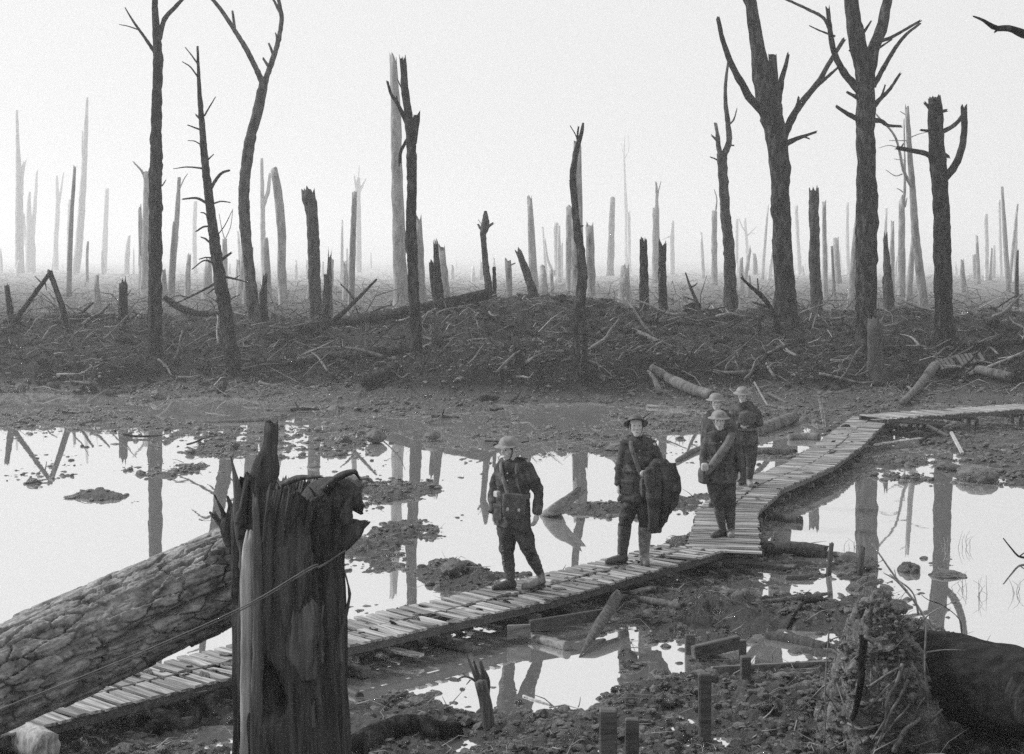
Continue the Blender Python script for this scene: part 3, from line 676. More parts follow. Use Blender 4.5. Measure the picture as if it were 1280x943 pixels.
tree('dead_tree', 'misty trunk left of the tallest one in the far right row', dt, [(1233, 350, 6), (1233, 310, 6), (1232, 268, 5)], 260, mat='bark_far')
tree('dead_tree', 'tallest thin misty trunk in the far right row', dt, [(1251, 352, 5), (1250, 300, 4.5), (1249, 250, 3.5)], 290, mat='bark_far')
tree('dead_tree', 'misty trunk with tapering top near the right edge', dt, [(1269, 352, 7), (1269, 310, 6), (1270, 265, 4)], 250, mat='bark_far')
tree('dead_tree', 'thin dark pole near the right edge, in front of the misty tapering trunk', dt, [(1271, 388, 6), (1271, 350, 5), (1272, 317, 3)], 80, jag=.2, mat='bark_far')
tree('tree_stump', 'small slanting misty stump in the far right row', 'stump', [(1238, 350, 4), (1239, 330, 3), (1240, 312, 2)], 230, mat='bark_far', jag=.3)
# left mist
tree('dead_tree', 'very pale tall slanting tree with side spur in the left mist', dt, [(94, 350, 11), (99, 300, 10), (104, 230, 8), (107, 170, 6), (109, 122, 3)], 330, mat='bark_far', branches=[([(105, 210), (103, 190), (103, 166)], 3, 1.5)])
tree('dead_tree', 'faintest tall tree in the mist near the left edge', dt, [(25, 350, 12), (24, 300, 11), (24, 230, 9), (22, 180, 5), (21, 138, 3)], 420, mat='bark_far', branches=[([(27, 240), (30, 204)], 6, 5)])
tree('dead_tree', 'faint forked pale tree between the faintest tall one and the slanting one', dt, [(70, 340, 7), (70, 300, 6), (72, 262, 6), (71, 220, 3)], 400, mat='bark_far', branches=[([(72, 262), (76, 240), (79, 218)], 4, 2)])
tree('dead_tree', 'faint straight trunk next left of the slanting pale tree', dt, [(87, 345, 8), (87, 300, 7), (88, 250, 6)], 380, mat='bark_far')
tree('dead_tree', 'faint ragged trunk cluster by the left edge, widest of the pale ones', dt, [(38, 345, 14), (38, 300, 12), (36, 262, 6), (37, 240, 3)], 430, mat='bark_far', branches=[([(40, 300), (44, 250), (46, 215)], 7, 3), ([(34, 310), (30, 270)], 5, 3)])
tree('dead_tree', 'pale tapering trunk right of the slanting tree in the left mist', dt, [(129, 345, 9), (131, 300, 7), (134, 236, 5)], 300, mat='bark_far')
tree('tree_stump', 'thin misty post right of the slanting pale tree', 'stump', [(109, 352, 4), (109, 320, 3.6), (110, 302, 3)], 220, mat='bark_far')
tree('tree_stump', 'pale misty stump with angled top left of the tall straight tree', 'stump', [(158, 350, 8), (159, 320, 7), (161, 297, 4)], 290, mat='bark_far', jag=.5)
tree('dead_tree', 'broad pale misty trunk with horn like fork, close left of the tall straight tree', dt, [(182, 372, 13), (182, 320, 11), (183, 260, 9), (183, 215, 7)], 220, mat='bark_far', branches=[([(182, 225), (177, 214), (168, 204)], 4, 2), ([(184, 225), (187, 210)], 3, 1.5)])
tree('dead_tree', 'pale misty slanting trunk close right of the tall straight tree', dt, [(214, 362, 9), (218, 310, 7), (222, 260, 6), (224, 222, 4)], 230, mat='bark_far', branches=[([(223, 240), (229, 226), (234, 218)], 2, 1)])
tree('tree_stump', 'misty stump between the pale slanting trunk and the thin leaning conifer', 'stump', [(234, 372, 8), (235, 345, 7), (236, 322, 5)], 150, mat='bark_far', jag=.4)
tree('dead_tree', 'faint straight trunk behind the thin leaning conifer', dt, [(244, 345, 6), (243, 300, 5.5), (244, 252, 5)], 320, mat='bark_far')
tree('dead_tree', 'faint slim trunk with a wispy split top right behind the leaning conifer', dt, [(281, 362, 8), (281, 330, 7), (281, 299, 6)], 200, mat='bark_far', branches=[([(281, 300), (277, 285), (274, 268)], 1.5, .8), ([(281, 300), (288, 284), (291, 262)], 1.5, .8)])
tree('dead_tree', 'misty tree with a two pronged fork behind the curved forked tree', dt, [(331, 365, 8), (329, 310, 7), (328, 260, 6), (327, 198, 4)], 240, mat='bark_far', branches=[([(329, 258), (335, 240), (337, 219)], 5, 4)])
tree('tree_stump', 'misty stub immediately right of the foot of the curved forked tree', 'stump', [(336, 382, 10), (334, 345, 9), (332, 302, 7)], 120, mat='bark_far', jag=.3)
tree('tree_stump', 'misty trunk partly hidden just left of the curved forked tree', 'stump', [(304, 370, 8), (304, 330, 7), (304, 297, 6)], 240, mat='bark_far')
tree('tree_stump', 'broad low misty stump between the leaning poles and the dark short stump', 'stump', [(121, 388, 13), (121, 370, 10), (121, 351, 5)], 150, mat='bark_far', jag=.4)
tree('tree_stump', 'dark short jagged stump left of the tall straight tree', 'stump', [(154, 403, 13), (154, 380, 11), (154, 359, 9)], 59, jag=.3, branches=[([(157, 372), (163, 364)], 2, 1)])
tree('tree_stump', 'small misty stump between the two leaning poles', 'stump', [(38, 400, 9), (37, 390, 8), (37, 381, 7)], 120, mat='bark_far')
tree('leaning_pole', 'crossed pole of the left frame, sloping up to the right', 'pole', [(2, 424, 7), (30, 386, 6), (62, 342, 5)], 56, branches=[([(50, 352), (44, 346)], 2, 1), ([(56, 350), (58, 362)], 2, 1)])
tree('leaning_pole', 'broken pole leaning to the left, propped against the crossed pole', 'pole', [(90, 422, 8), (78, 385, 7), (63, 341, 6)], 55.6, jag=.1)
tree('leaning_pole', 'short dark stub at the left edge crossing the foot of the pole frame', 'pole', [(22, 426, 9), (14, 395, 8), (9, 362, 6)], 57, jag=.2)
# far stumps nobody can tell apart
rgt = np.random.default_rng(21)
for q in range(110):
    Y = 90 * (750 / 90) ** rgt.random()
    px = rgt.uniform(-60, 1340)
    x = (px - 640) / F * Y; z0 = tz(x, Y)
    hgt = rgt.choice([rgt.uniform(1.5, 4), rgt.uniform(4, 9), rgt.uniform(8, 14)], p=[.5, .35, .15]); r0 = rgt.uniform(.2, .42); hgt = hgt * .9
    lean = rgt.normal(0, .06)
    P = np.array([(x, Y, z0 - .4), (x + lean * hgt * .5, Y, z0 + hgt * .5), (x + lean * hgt, Y + rgt.normal(0, .3), z0 + hgt)])
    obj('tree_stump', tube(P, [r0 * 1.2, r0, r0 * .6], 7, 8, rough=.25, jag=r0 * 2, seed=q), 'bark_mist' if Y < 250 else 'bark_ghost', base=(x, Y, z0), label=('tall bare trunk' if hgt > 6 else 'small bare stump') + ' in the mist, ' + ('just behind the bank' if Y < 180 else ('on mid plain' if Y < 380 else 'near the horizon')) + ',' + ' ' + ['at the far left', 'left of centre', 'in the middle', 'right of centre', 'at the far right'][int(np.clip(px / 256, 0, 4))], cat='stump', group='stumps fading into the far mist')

# branch reaching in at the top right, of a tree that stands outside the picture
tree('dead_tree', 'dark branch tip poking in at the top right corner', dt, [(1420, 730, 60), (1415, 500, 48), (1412, 250, 42), (1408, 60, 36), (1406, -60, 26)], 21, jag=.3, branches=[([(1408, 110), (1360, 80), (1310, 52), (1280, 43), (1262, 36), (1244, 35), (1230, 26), (1218, 21)], 18, 2, 0.0), ([(1250, 36), (1244, 40)], 5, 2, 0)])

# ---------------------------------------------------------------- fallen logs and timber on the bank
def log(name, label, cat, pts, mat='bark', jag=.15, lift=0.5, rough=.2, group=None, ns=12, Y=None, fibre=0):
    """pts (px, py, width px): each rests on the ground seen at that pixel"""
    P = []; r = []
    for p in pts:
        if len(p) > 3: h = at(p[0], p[1], p[3])
        else: h = ground_hit(p[0], p[1] + p[2] * .4)
        rad = p[2] / F * h[1] / 2
        h = h.copy()
        if len(p) <= 3: h[2] = max(tz(h[0], h[1]), 0) + rad * (lift + .35)
        P.append(h); r.append(rad)
    P = np.array(P); b_ = P[0].copy(); b_[2] = min(max(tz(b_[0], b_[1]), 0), P[0][2])
    L = np.sum(np.linalg.norm(np.diff(P, axis=0), axis=1))
    return obj(name, tube(P, r, ns, max(8, min(60, int(L / max(np.mean(r), .03) / .8))), rough=rough, jag=jag, seed=int(pts[0][0]) % 91, fibre=fibre), mat, base=b_, label=label, cat=cat, group=group)

log('fallen_log', 'long dark log lying along the bank crest, raised right end', 'log', [(x_, y_, w_, ground_hit(x_, y_ + 3)[1] - .5 if x_ < 530 else 56.5) for x_, y_, w_ in ((372, 412, 11), (430, 402, 12), (500, 391, 13), (560, 379, 14), (608, 368, 14))])
log('fallen_log', 'dark curved log half buried in the bank, left of the peeled dark tree', 'log', [(322, 455, 8), (370, 455, 9), (420, 446, 11), (470, 440, 12), (505, 440, 8)])
log('fallen_log', 'thick dark stub of log low on the bank, under the curved log', 'log', [(452, 478, 15), (478, 470, 15), (496, 462, 14)])
log('fallen_log', 'pale smooth log slanting down the bank towards the helmeted men', 'log', [(813, 462, 11), (836, 476, 13), (862, 488, 14), (890, 497, 13)], mat='bark_pale', lift=.8)
log('fallen_log', 'grey log lying on the mud directly behind the rearmost man', 'log', [(944, 540, 14), (968, 531, 15), (992, 523, 14)], mat='bark_pale', jag=.05)
log('fallen_log', 'pale log propped on the bank beside the wrecked lattice ramp', 'log', [(1128, 505, 8), (1148, 486, 10), (1168, 462, 13)], mat='bark_pale', lift=.9)
log('fallen_log', 'dark log leaning behind the propped pale log', 'log', [(1124, 486, 8), (1140, 480, 9), (1152, 474, 8)])
log('fallen_log', 'knotty grey log right of the wrecked lattice ramp', 'log', [(1222, 462, 11), (1240, 467, 12), (1262, 472, 12)], mat='bark_pale')
log('fallen_log', 'short grey log lying left of the bend in the boardwalk', 'log', [(986, 547, 8), (1004, 546, 9), (1024, 547, 9)], mat='bark_pale', jag=.02)
log('fallen_log', 'dark beam like log on the mud below the short grey log', 'log', [(938, 564, 8), (962, 564, 9), (986, 566, 8)], mat='wood')
log('fallen_log', 'thin crooked pale branch on the mud left of the two overlapping men', 'log', [(846, 576, 5), (866, 564, 6), (884, 558, 5)], mat='bark_pale')
log('fallen_branch', 'pale stick lying across the back puddle', 'branch', [(254, 527, 3, 39.8), (300, 526, 4, 40), (330, 524, 6, 40.3), (350, 521, 5, 40.5)], mat='bark_pale', ns=8)
log('fallen_branch', 'long dark branch on the slope between the poles and short stump', 'branch', [(68, 404, 4), (96, 396, 4), (115, 380, 3, 57)], ns=7)
log('fallen_log', 'low dark log at the foot of the tall straight tree, left side', 'log', [(66, 396, 6), (100, 398, 7), (132, 396, 6)], ns=9)
log('fallen_log', 'dark splintered timber heap log just right of the tall straight tree', 'log', [(205, 372, 7, 59), (225, 385, 9, 59), (248, 392, 8, 59), (276, 392, 6, 59)], ns=9)
log('fallen_log', 'dark rotten timber at the right edge of the central mound', 'log', [(756, 390, 7), (782, 404, 7), (806, 418, 5)], ns=9)
log('fallen_log', 'pale stripped timber on the slope right of the central mound', 'log', [(790, 412, 4), (806, 420, 6), (824, 428, 4)], mat='bark_pale', ns=9)
log('fallen_log', 'slim log lying before the gnarled grey tree', 'log', [(862, 396, 6), (884, 401, 7), (915, 398, 6)], ns=9)
log('fallen_log', 'long low log on the far right mud, in front of the lopped tree', 'log', [(1190, 430, 6), (1230, 432, 7), (1278, 428, 6)], ns=9)
log('fallen_log', 'pale short branch across the mud by the right pond', 'log', [(1172, 586, 4), (1200, 588, 5), (1226, 590, 3)], mat='bark', ns=8)
log('wooden_stake', 'slender pale stake leaning on the dark bank behind the rearmost man', 'stake', [(943, 478, 3, 45), (953, 496, 3, 44.5), (966, 518, 3, 43.5)], mat='plank', ns=6)
log('fallen_log', 'dark beam sloping down behind the rearmost man', 'log', [(960, 492, 6, 46), (990, 508, 7, 45), (1017, 524, 6, 43.6)], mat='plank_dark', ns=8)
log('forked_branch', 'small pale forked branch stuck in the bank below the squat black stump', 'branch', [(616, 470, 3, 53), (615, 462, 3, 53), (624, 447, 2, 53)], mat='bark_pale', ns=6)
for k_, p in enumerate([((505, 470), (497, 450), (490, 440)), ((395, 392), (383, 380), (372, 377))]): pass

# litter: crooked branches on the bank, one object each
rgl = np.random.default_rng(5)
for q in range(190):
    px = rgl.uniform(-20, 1300); py = rgl.uniform(388, 482) if q < 150 else rgl.uniform(480, 560)
    if q >= 150 and 860 < px < 1110: continue
    h = ground_hit(px, py)
    Lb = rgl.uniform(.5, 2.0) * (1.6 if q % 5 == 0 else 1) if q < 150 else rgl.uniform(.4, 1.2); a = rgl.uniform(0, 2 * math.pi) if rgl.random() < .5 else rgl.normal(0, .35)
    pit = abs(rgl.normal(0, .22)) if rgl.random() < .75 else rgl.uniform(.5, 1.1)
    P = []
    for t_ in (0, .35, .7, 1):
        x = h[0] + math.cos(a) * Lb * t_ * math.cos(pit) + rgl.normal(0, .04); y = h[1] + math.sin(a) * Lb * t_ * math.cos(pit) + rgl.normal(0, .04)
        P.append((x, y, max(tz(x, y), 0) + .02 + Lb * t_ * math.sin(pit) * .8 + abs(rgl.normal(0, .03))))
    r0 = rgl.uniform(.018, .055) * (1.9 if q % 5 == 0 else 1)
    parts = [tube(P, [r0, r0 * .9, r0 * .7, r0 * .35], 6, 9, rough=.35, seed=q)]
    for s_ in range(rgl.integers(0, 3)):
        p0 = np.array(P[1 + s_ % 2]); dd = rgl.normal(0, 1, 3); dd[2] = abs(dd[2]); dd = dd / np.linalg.norm(dd) * Lb * .3
        parts.append(tube([p0, p0 + dd * .5 + rgl.normal(0, .02, 3), p0 + dd], [r0 * .5, r0 * .4, r0 * .2], 5, 5, rough=.3, seed=q + 9))
    mt_ = ['bark', 'twig', 'root', 'bark', 'bark_pale'][int(rgl.integers(0, 5))]
    wh = ['at the far left', 'left of centre', 'in the middle', 'right of centre', 'at the far right'][int(np.clip(px / 256, 0, 4))]
    ht = 'on the mud flat below the bank' if q >= 150 else ('on the crest of the bank' if py < 412 else ('halfway up the bank' if py < 447 else 'at the foot of the bank'))
    obj('fallen_branch', join(parts), mt_, base=(h[0], h[1], max(tz(h[0], h[1]), 0)), label={'bark': 'dark', 'twig': 'greyish', 'root': 'grey brown', 'bark_pale': 'pale'}[mt_].replace('grey brown', 'mid grey') + (' long thick' if q % 5 == 0 else ' slender') + ' dead branch ' + ht + ' ' + wh, cat='branch', group='dead branches littering the bank')

# ---------------------------------------------------------------- mud clods and fine twigs: uncountable
def ico(sub=1):
    t_ = (1 + 5 ** .5) / 2
    v = [(-1, t_, 0), (1, t_, 0), (-1, -t_, 0), (1, -t_, 0), (0, -1, t_), (0, 1, t_), (0, -1, -t_), (0, 1, -t_), (t_, 0, -1), (t_, 0, 1), (-t_, 0, -1), (-t_, 0, 1)]
    f = [(0, 11, 5), (0, 5, 1), (0, 1, 7), (0, 7, 10), (0, 10, 11), (1, 5, 9), (5, 11, 4), (11, 10, 2), (10, 7, 6), (7, 1, 8), (3, 9, 4), (3, 4, 2), (3, 2, 6), (3, 6, 8), (3, 8, 9), (4, 9, 5), (2, 4, 11), (6, 2, 10), (8, 6, 7), (9, 8, 1)]
    v = [np.array(p) / np.linalg.norm(p) for p in v]
    for _ in range(sub):
        c = {}; nf = []
        def mid(a, b_):
            k = (min(a, b_), max(a, b_))
            if k not in c: m_ = v[a] + v[b_]; v.append(m_ / np.linalg.norm(m_)); c[k] = len(v) - 1
            return c[k]
        for a, b_, d_ in f:
            x, y, z = mid(a, b_), mid(b_, d_), mid(d_, a); nf += [(a, x, z), (b_, y, x), (d_, z, y), (x, y, z)]
        f = nf
    return np.array(v), np.array(f)

def scatter(name, n, base_shapes, pts, sizes, mat, label, flat=.6, rot=True, smooth=True):
    V = []; Fc = []; off = 0
    rg = np.random.default_rng(len(pts))
    order = rg.integers(0, len(base_shapes), len(pts))
    for si, (bv, bf) in enumerate(base_shapes):
        idx = np.where(order == si)[0]; m_ = len(idx)
        if not m_: continue
        a = rg.uniform(0, 2 * np.pi, m_)
        c, s_ = np.cos(a), np.sin(a)
        sc_ = sizes[idx][:, None] * np.stack([rg.uniform(.7, 1.4, m_), rg.uniform(.7, 1.4, m_), flat * rg.uniform(.6, 1.4, m_)], -1)
        q = bv[None] * sc_[:, None, :]
        tl = rg.normal(0, .35, m_)
        x = q[..., 0] * np.cos(tl)[:, None] + q[..., 2] * np.sin(tl)[:, None]; z = -q[..., 0] * np.sin(tl)[:, None] + q[..., 2] * np.cos(tl)[:, None]
        X = x * c[:, None] - q[..., 1] * s_[:, None]; Y = x * s_[:, None] + q[..., 1] * c[:, None]
        q = np.stack([X, Y, z], -1) + pts[idx][:, None, :]
        V.append(q.reshape(-1, 3))
        ff = bf[None] + (np.arange(m_) * len(bv))[:, None, None] + off
        Fc.append(ff.reshape(-1, bf.shape[1])); off += m_ * len(bv)
    return obj(name, (np.vstack(V), np.vstack(Fc)), mat, kind='stuff', label=label, smooth=smooth)

shapes = []
for q in range(6):
    bv, bf = ico(1 if q < 4 else 2)
    dd = 1 + .45 * fbm(bv[:, 0] * 1.4 + q * 5, bv[:, 1] * 1.4, bv[:, 2] * 1.4, 3, s=q) + .25 * ridged(bv[:, 0] * 2.6 + q, bv[:, 1] * 2.6, bv[:, 2] * 2.6, 2, s=q)
    shapes.append((bv * dd[:, None], bf))
SEG = None
rgc = np.random.default_rng(99)
def sample_land(n, y0, y1, pw=1.0, margin=0.012, clump=True, xl=.345):
    # more clods where they are seen larger; cluster them
    Y = y0 * (y1 / y0) ** rgc.random(n * 4) if pw == 1 else (y0 ** -1 + rgc.random(n * 4) * (y1 ** -1 - y0 ** -1)) ** -1
    X = rgc.uniform(-xl, xl, n * 4) * (Y + 1.5)
    h = terrain(X, Y)
    keep = h > margin
    if clump:
        keep &= (vnoise(X * 1.3, Y * .9, s=91) + .6 * vnoise(X * 4, Y * 3, s=92) + rgc.normal(0, .25, n * 4)) > -.15
    X, Y, h = X[keep][:n], Y[keep][:n], h[keep][:n]
    return np.column_stack([X, Y, h])
P1 = sample_land(8500, 12.0, 30)
s1 = np.exp(rgc.normal(-4.1, .6, len(P1))); P1[:, 2] -= s1 * .1
scatter('mud_clods', 0, shapes, P1, s1, 'clod', 'wet clods of churned mud around the front pools and boardwalk', smooth=False)
P2 = sample_land(8000, 28, 50)
s2 = np.exp(rgc.normal(-3.55, .5, len(P2))); P2[:, 2] += s2 * .15
scatter('mud_clods', 0, shapes[:4], P2, s2, 'clod', 'clods of mud scattered over the flat below the bank', smooth=False)
P3 = sample_land(4200, 48, 64, clump=False)
s3 = np.exp(rgc.normal(-3.0, .5, len(P3))); P3[:, 2] += s3 * .1
scatter('mud_clods', 0, shapes[:4], P3, s3, 'mud', 'clods of earth covering the face of the bank', smooth=False)
# little clods breaking the pools' edges
Y = rgc.uniform(13, 44, 90000); X = rgc.uniform(-.34, .34, 90000) * Y
h = terrain(X, Y); k_ = (h > -.035) & (h < .02) | ((h > -.2) & (h < 0) & (vnoise(X * 1.2, Y * .6, s=93) + .7 * vnoise(X * 3.5, Y * 1.5, s=94) > .62)); X, Y, h = X[k_][:5200], Y[k_][:5200], h[k_][:5200]
s4 = np.exp(rgc.normal(-3.6, .45, len(X)))
scatter('mud_clods', 0, shapes[:4], np.column_stack([X, Y, np.maximum(h, -.012)]), s4, 'clod', 'crumbs of mud poking up at the edges of the water', smooth=False)

def twigs(n, P, lmin, lmax, rad, mat, label, up=.25, seed=0):
    rg = np.random.default_rng(seed); n = len(P)
    a = rg.uniform(0, 2 * np.pi, n); L = rg.uniform(lmin, lmax, n); pt = np.abs(rg.normal(0, up, n))
    D = np.stack([np.cos(a) * np.cos(pt), np.sin(a) * np.cos(pt), np.sin(pt)], -1)
    S = np.cross(D, np.array([0, 0, 1.0])); S /= np.linalg.norm(S, axis=1)[:, None] + 1e-9; W = np.cross(D, S)
    r = rad * rg.uniform(.5, 1.5, n)
    bend = rg.normal(0, .12, (n, 3)) * L[:, None]
    V = []
    for t_, sr, bb in ((0, 1, 0), (.5, .8, 1), (1, .3, .2)):
        c = P + D * (L * t_)[:, None] + bend * bb + np.array([0, 0, .02])
        for q in range(3):
            an = q * 2.0944
            V.append(c + (S * math.cos(an) + W * math.sin(an)) * (r * sr)[:, None])
    V = np.stack(V, 1).reshape(-1, 3)
    f = []
    for rr in range(2):
        for q in range(3): f.append((rr * 3 + q, rr * 3 + (q + 1) % 3, rr * 3 + 3 + (q + 1) % 3, rr * 3 + 3 + q))
    f = np.array(f)
    Fc = (f[None] + (np.arange(n) * 9)[:, None, None]).reshape(-1, 4)
    return obj('twig_litter', (V, Fc), mat, kind='stuff', label=label)
twigs(0, sample_land(2900, 47, 63, clump=False), .12, .9, .011, 'twig', 'thin twigs and splinters strewn over the bank', .35, 1)
twigs(0, sample_land(260, 47, 63, clump=False), .2, 1.1, .016, 'wood_pale', 'pale splinters of shattered wood strewn over the bank', .3, 2)
_P = np.column_stack([rgc.uniform(-.345, .345, 3600), 66 * (420 / 66) ** rgc.random(3600), np.zeros(3600)]); _P[:, 0] *= _P[:, 1]; _P[:, 2] = terrain(_P[:, 0], _P[:, 1])
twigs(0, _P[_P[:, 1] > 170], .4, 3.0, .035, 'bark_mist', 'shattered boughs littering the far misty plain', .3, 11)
twigs(0, _P[_P[:, 1] <= 170], .4, 2.4, .03, 'bark_far', 'shattered boughs littering the ground behind the bank', .3, 13)
twigs(0, _P[:500] + [3, 1, 0], .3, 2.5, .03, 'wood_pale', 'pale splinters littering the misty plain', .25, 12)
twigs(0, sample_land(900, 12, 46, clump=False), .06, .4, .006, 'twig', 'twigs and splinters trodden into the mud flats', .25, 3)
# ---------------------------------------------------------------- duckboard walkway
BZ = 0.30
def pxz(px, py, z):
    Y = (CAM_H - z) * F / (py - HOR); return np.array([(px - 640) / F * Y, Y, z])
slat_mesh = {}
def slat_variants(width, key, n=6, mt='slat'):
    if key in slat_mesh: return slat_mesh[key]
    out_ = []
    for q in range(n):
        rg = np.random.default_rng(q + 50)
        v, f = box((0, 0, 0), (width, .098 * rg.uniform(.88, 1.08), .028), None, .004, q + 3)
        v = np.asarray(v); v[:, 2] += .004 * np.sin(v[:, 0] * 9 + q)
        me = mesh_from('slat', v, f, False); me.materials.append(M[mt]); out_.append(me)
    slat_mesh[key] = out_
    return out_
def duckboard(label, c0, c1, width, skip=(), pitch=.15, tilt=0.0, seed=0, name='duckboard', legs=True, skew=0.0, group='duckboards of the walkway', mt='slat'):
    """a ladder of slats on two bearers from c0 to c1 (centre line, top of slats at z)"""
    c0 = np.array(c0, float); c1 = np.array(c1, float)
    d_ = c1 - c0; L = np.linalg.norm(d_); B = basis(d_)
    if tilt:
        ca, sa = math.cos(tilt), math.sin(tilt)
        B = np.column_stack([B[:, 0], B[:, 1] * ca + B[:, 2] * sa, -B[:, 1] * sa + B[:, 2] * ca])
    root = empty(name, (c0[0], c0[1], c0[2] - .13), label, 'duckboard', group)
    off = np.array([0, 0, .13])
    n = int(L / pitch); rg = np.random.default_rng(seed + 5)
    vs = slat_variants(width, (round(width, 3), mt), mt=mt)
    for q in range(n):
        if q in skip: continue
        p = d_ / L * ((q + .5) * L / n) + off + B[:, 2] * (-.011 + rg.normal(0, .0025)) + B[:, 1] * rg.normal(0, .012)
        o = bpy.data.objects.new('slat', vs[rg.integers(0, len(vs))]); col.objects.link(o); o.parent = root
        a = rg.normal(0, .026) + skew + (rg.normal(0, .07) if rg.random() < .06 else 0)
        Bs = np.column_stack([B[:, 1] * math.cos(a) + B[:, 0] * math.sin(a), B[:, 1] * math.sin(a) - B[:, 0] * math.cos(a), B[:, 2]])
        o.matrix_local = Matrix.Translation(Vector(p)) @ Matrix(Bs.tolist()).to_4x4() @ Matrix.Rotation(rg.normal(0, .012), 4, 'Y')
    for s_ in (-1, 1):
        w2 = s_ * (width / 2 - .055)
        a_ = c0 + B[:, 1] * w2 + B[:, 2] * (-.024 - .045); b_ = c1 + B[:, 1] * w2 + B[:, 2] * (-.024 - .045)
        obj('bearer', beam(a_, b_, .05, .09, B[:, 2], seed + s_), 'plank_dark', root, smooth=False)
    if legs:
        for t_ in (.08, .5, .92):
            c = c0 + d_ * t_
            a_ = c - B[:, 1] * (width / 2 + .05) - B[:, 2] * .153; b_ = c + B[:, 1] * (width / 2 + .05) - B[:, 2] * .153
            obj('cross_piece', beam(a_, b_, .08, .07, B[:, 2], seed + int(t_ * 9)), 'plank_dark', root, smooth=False)
    return root

near_e = [pxz(*p, BZ) for p in ((-60, 935), (34, 889), (298, 838), (420, 812), (615, 767), (791, 723), (913, 687))]
NE = catmull(near_e, 200)
def ne_at(s): return NE[int(round(s * 199))]
WR = .43
lab = ['behind the fallen trunk at far left', 'between the big splintered stump and the first man', 'under the first two men']
cuts = [0, .36, .66, 1.0]
for q in range(3):
    a_, b_ = ne_at(cuts[q]), ne_at(cuts[q + 1])
    d_ = (b_ - a_); d_ /= np.linalg.norm(d_); nrm = np.array([-d_[1], d_[0], 0])
    a_ = a_ + d_ * .03; b_ = b_ - d_ * .02
    dz = [(.0, -.012), (.01, -.006), (-.008, .012)][q]
    duckboard('near row of boardwalk slats ' + lab[q], a_ + nrm * WR / 2 + [0, 0, dz[0]], b_ + nrm * WR / 2 + [0, 0, dz[1]], WR, seed=q * 3, skip=[(), (11,), (18,)][q], skew=.05)
    duckboard('far row of boardwalk slats ' + lab[q], a_ + nrm * (WR * 1.5 + .05) - d_ * .12 + [0, 0, dz[1]], b_ + nrm * (WR * 1.5 + .05) - d_ * .1 + [0, 0, dz[0]], WR, seed=q * 3 + 1, skip=[(7,), (4,), ()][q], skew=.05)
    # sleepers in the mud under the pair
    for t_ in (.12, .55, .93):
        c = a_ + (b_ - a_) * t_ + nrm * (WR + .02)
        gz = tz(c[0], c[1])
        obj('sleeper', beam(c - nrm * .62 + [0, 0, -.245], c + nrm * .62 + [0, 0, -.245], .12, .09, seed=q), 'plank_dark', base=(c[0], c[1], BZ - .3), smooth=False,
            label='timber sleeper carrying the boardwalk, ' + {.12: 'first', .55: 'second', .93: 'third'}[t_] + ' one ' + lab[q], cat='sleeper', group='sleepers under the boardwalk')
        for s_ in (-.5, .5):
            p = c + nrm * s_
            obj('wooden_post', tube([(p[0], p[1], -.3), (p[0], p[1], BZ - .295)], [.05, .045], 8, 6, rough=.2, seed=q), 'plank_dark', base=(p[0], p[1], -.3), label=('near' if s_ < 0 else 'far') + ' pile of the ' + {.12: 'first', .55: 'second', .93: 'third'}[t_] + ' sleeper ' + lab[q], cat='post', group='piles under the boardwalk')

# the bend and the stretch leading away
mid = [pxz(*p, BZ + .012) for p in ((903, 688), (907, 662), (909, 638))]
duckboard('wide boardwalk panel with cross slats at the bend, under the third man', mid[0], mid[1] - [0, .03, 0], .93, seed=21, pitch=.112)
duckboard('wide boardwalk panel just behind the third man', mid[1], mid[2], .90, seed=22, pitch=.112)
cl = [pxz(*p, BZ) for p in ((906, 640), (926, 620), (948, 607), (1015, 580), (1050, 556), (1076, 533), (1090, 523))]
C2 = catmull(cl, 200)
labs2 = ['just beyond the third man', 'beside the rearmost man', 'in the middle of the rising stretch', 'at the curve before the turn', 'at the turn by the broken panel']
cuts = [0, .19, .4, .62, .82, 1.0]
for q in range(5):
    a_, b_ = C2[int(cuts[q] * 199)], C2[int(cuts[q + 1] * 199)]
    d_ = (b_ - a_); d_ /= np.linalg.norm(d_); nrm = np.array([-d_[1], d_[0], 0]); a_ = a_ + d_ * .05
    h_ = [(-.01, .01), (.015, 0), (0, .02), (.02, .0), (.0, .03)][q]
    duckboard('left row of boardwalk slats ' + labs2[q], a_ + nrm * .235 + [0, 0, h_[0]], b_ + nrm * .235 + [0, 0, h_[1]], .45, seed=30 + q, skew=-.08, pitch=.118)
    duckboard('right row of boardwalk slats ' + labs2[q], a_ - nrm * .235 + [0, 0, h_[1]], b_ - nrm * .235 + [0, 0, h_[0]], .45, seed=40 + q, skew=-.08, pitch=.118)
c3 = [pxz(*p, .45) for p in ((1092, 521), (1190, 514), (1290, 507), (1440, 499))]
labs3 = ['just past the turn', 'at the right edge of the picture', 'running out of the picture on the right']
for q in range(3):
    a_, b_ = c3[q], c3[q + 1]
    duckboard('raised far boardwalk panel ' + labs3[q], a_, b_ - (b_ - a_) * .01, 1.0, seed=60 + q)
    for t_ in ((.25, .8)):
        c = a_ + (b_ - a_) * t_
        for s_ in (-.35, .35):
            obj('wooden_post', tube([(c[0], c[1] + s_, -.3), (c[0], c[1] + s_, .25)], [.06, .05], 8, 6, rough=.2, seed=q), 'plank_dark', base=(c[0], c[1] + s_, -.3), label=('front' if s_ < 0 else 'rear') + (' left' if t_ < .5 else ' right') + ' trestle post of the raised panel ' + labs3[q], cat='post', group='trestle posts of the far boardwalk')
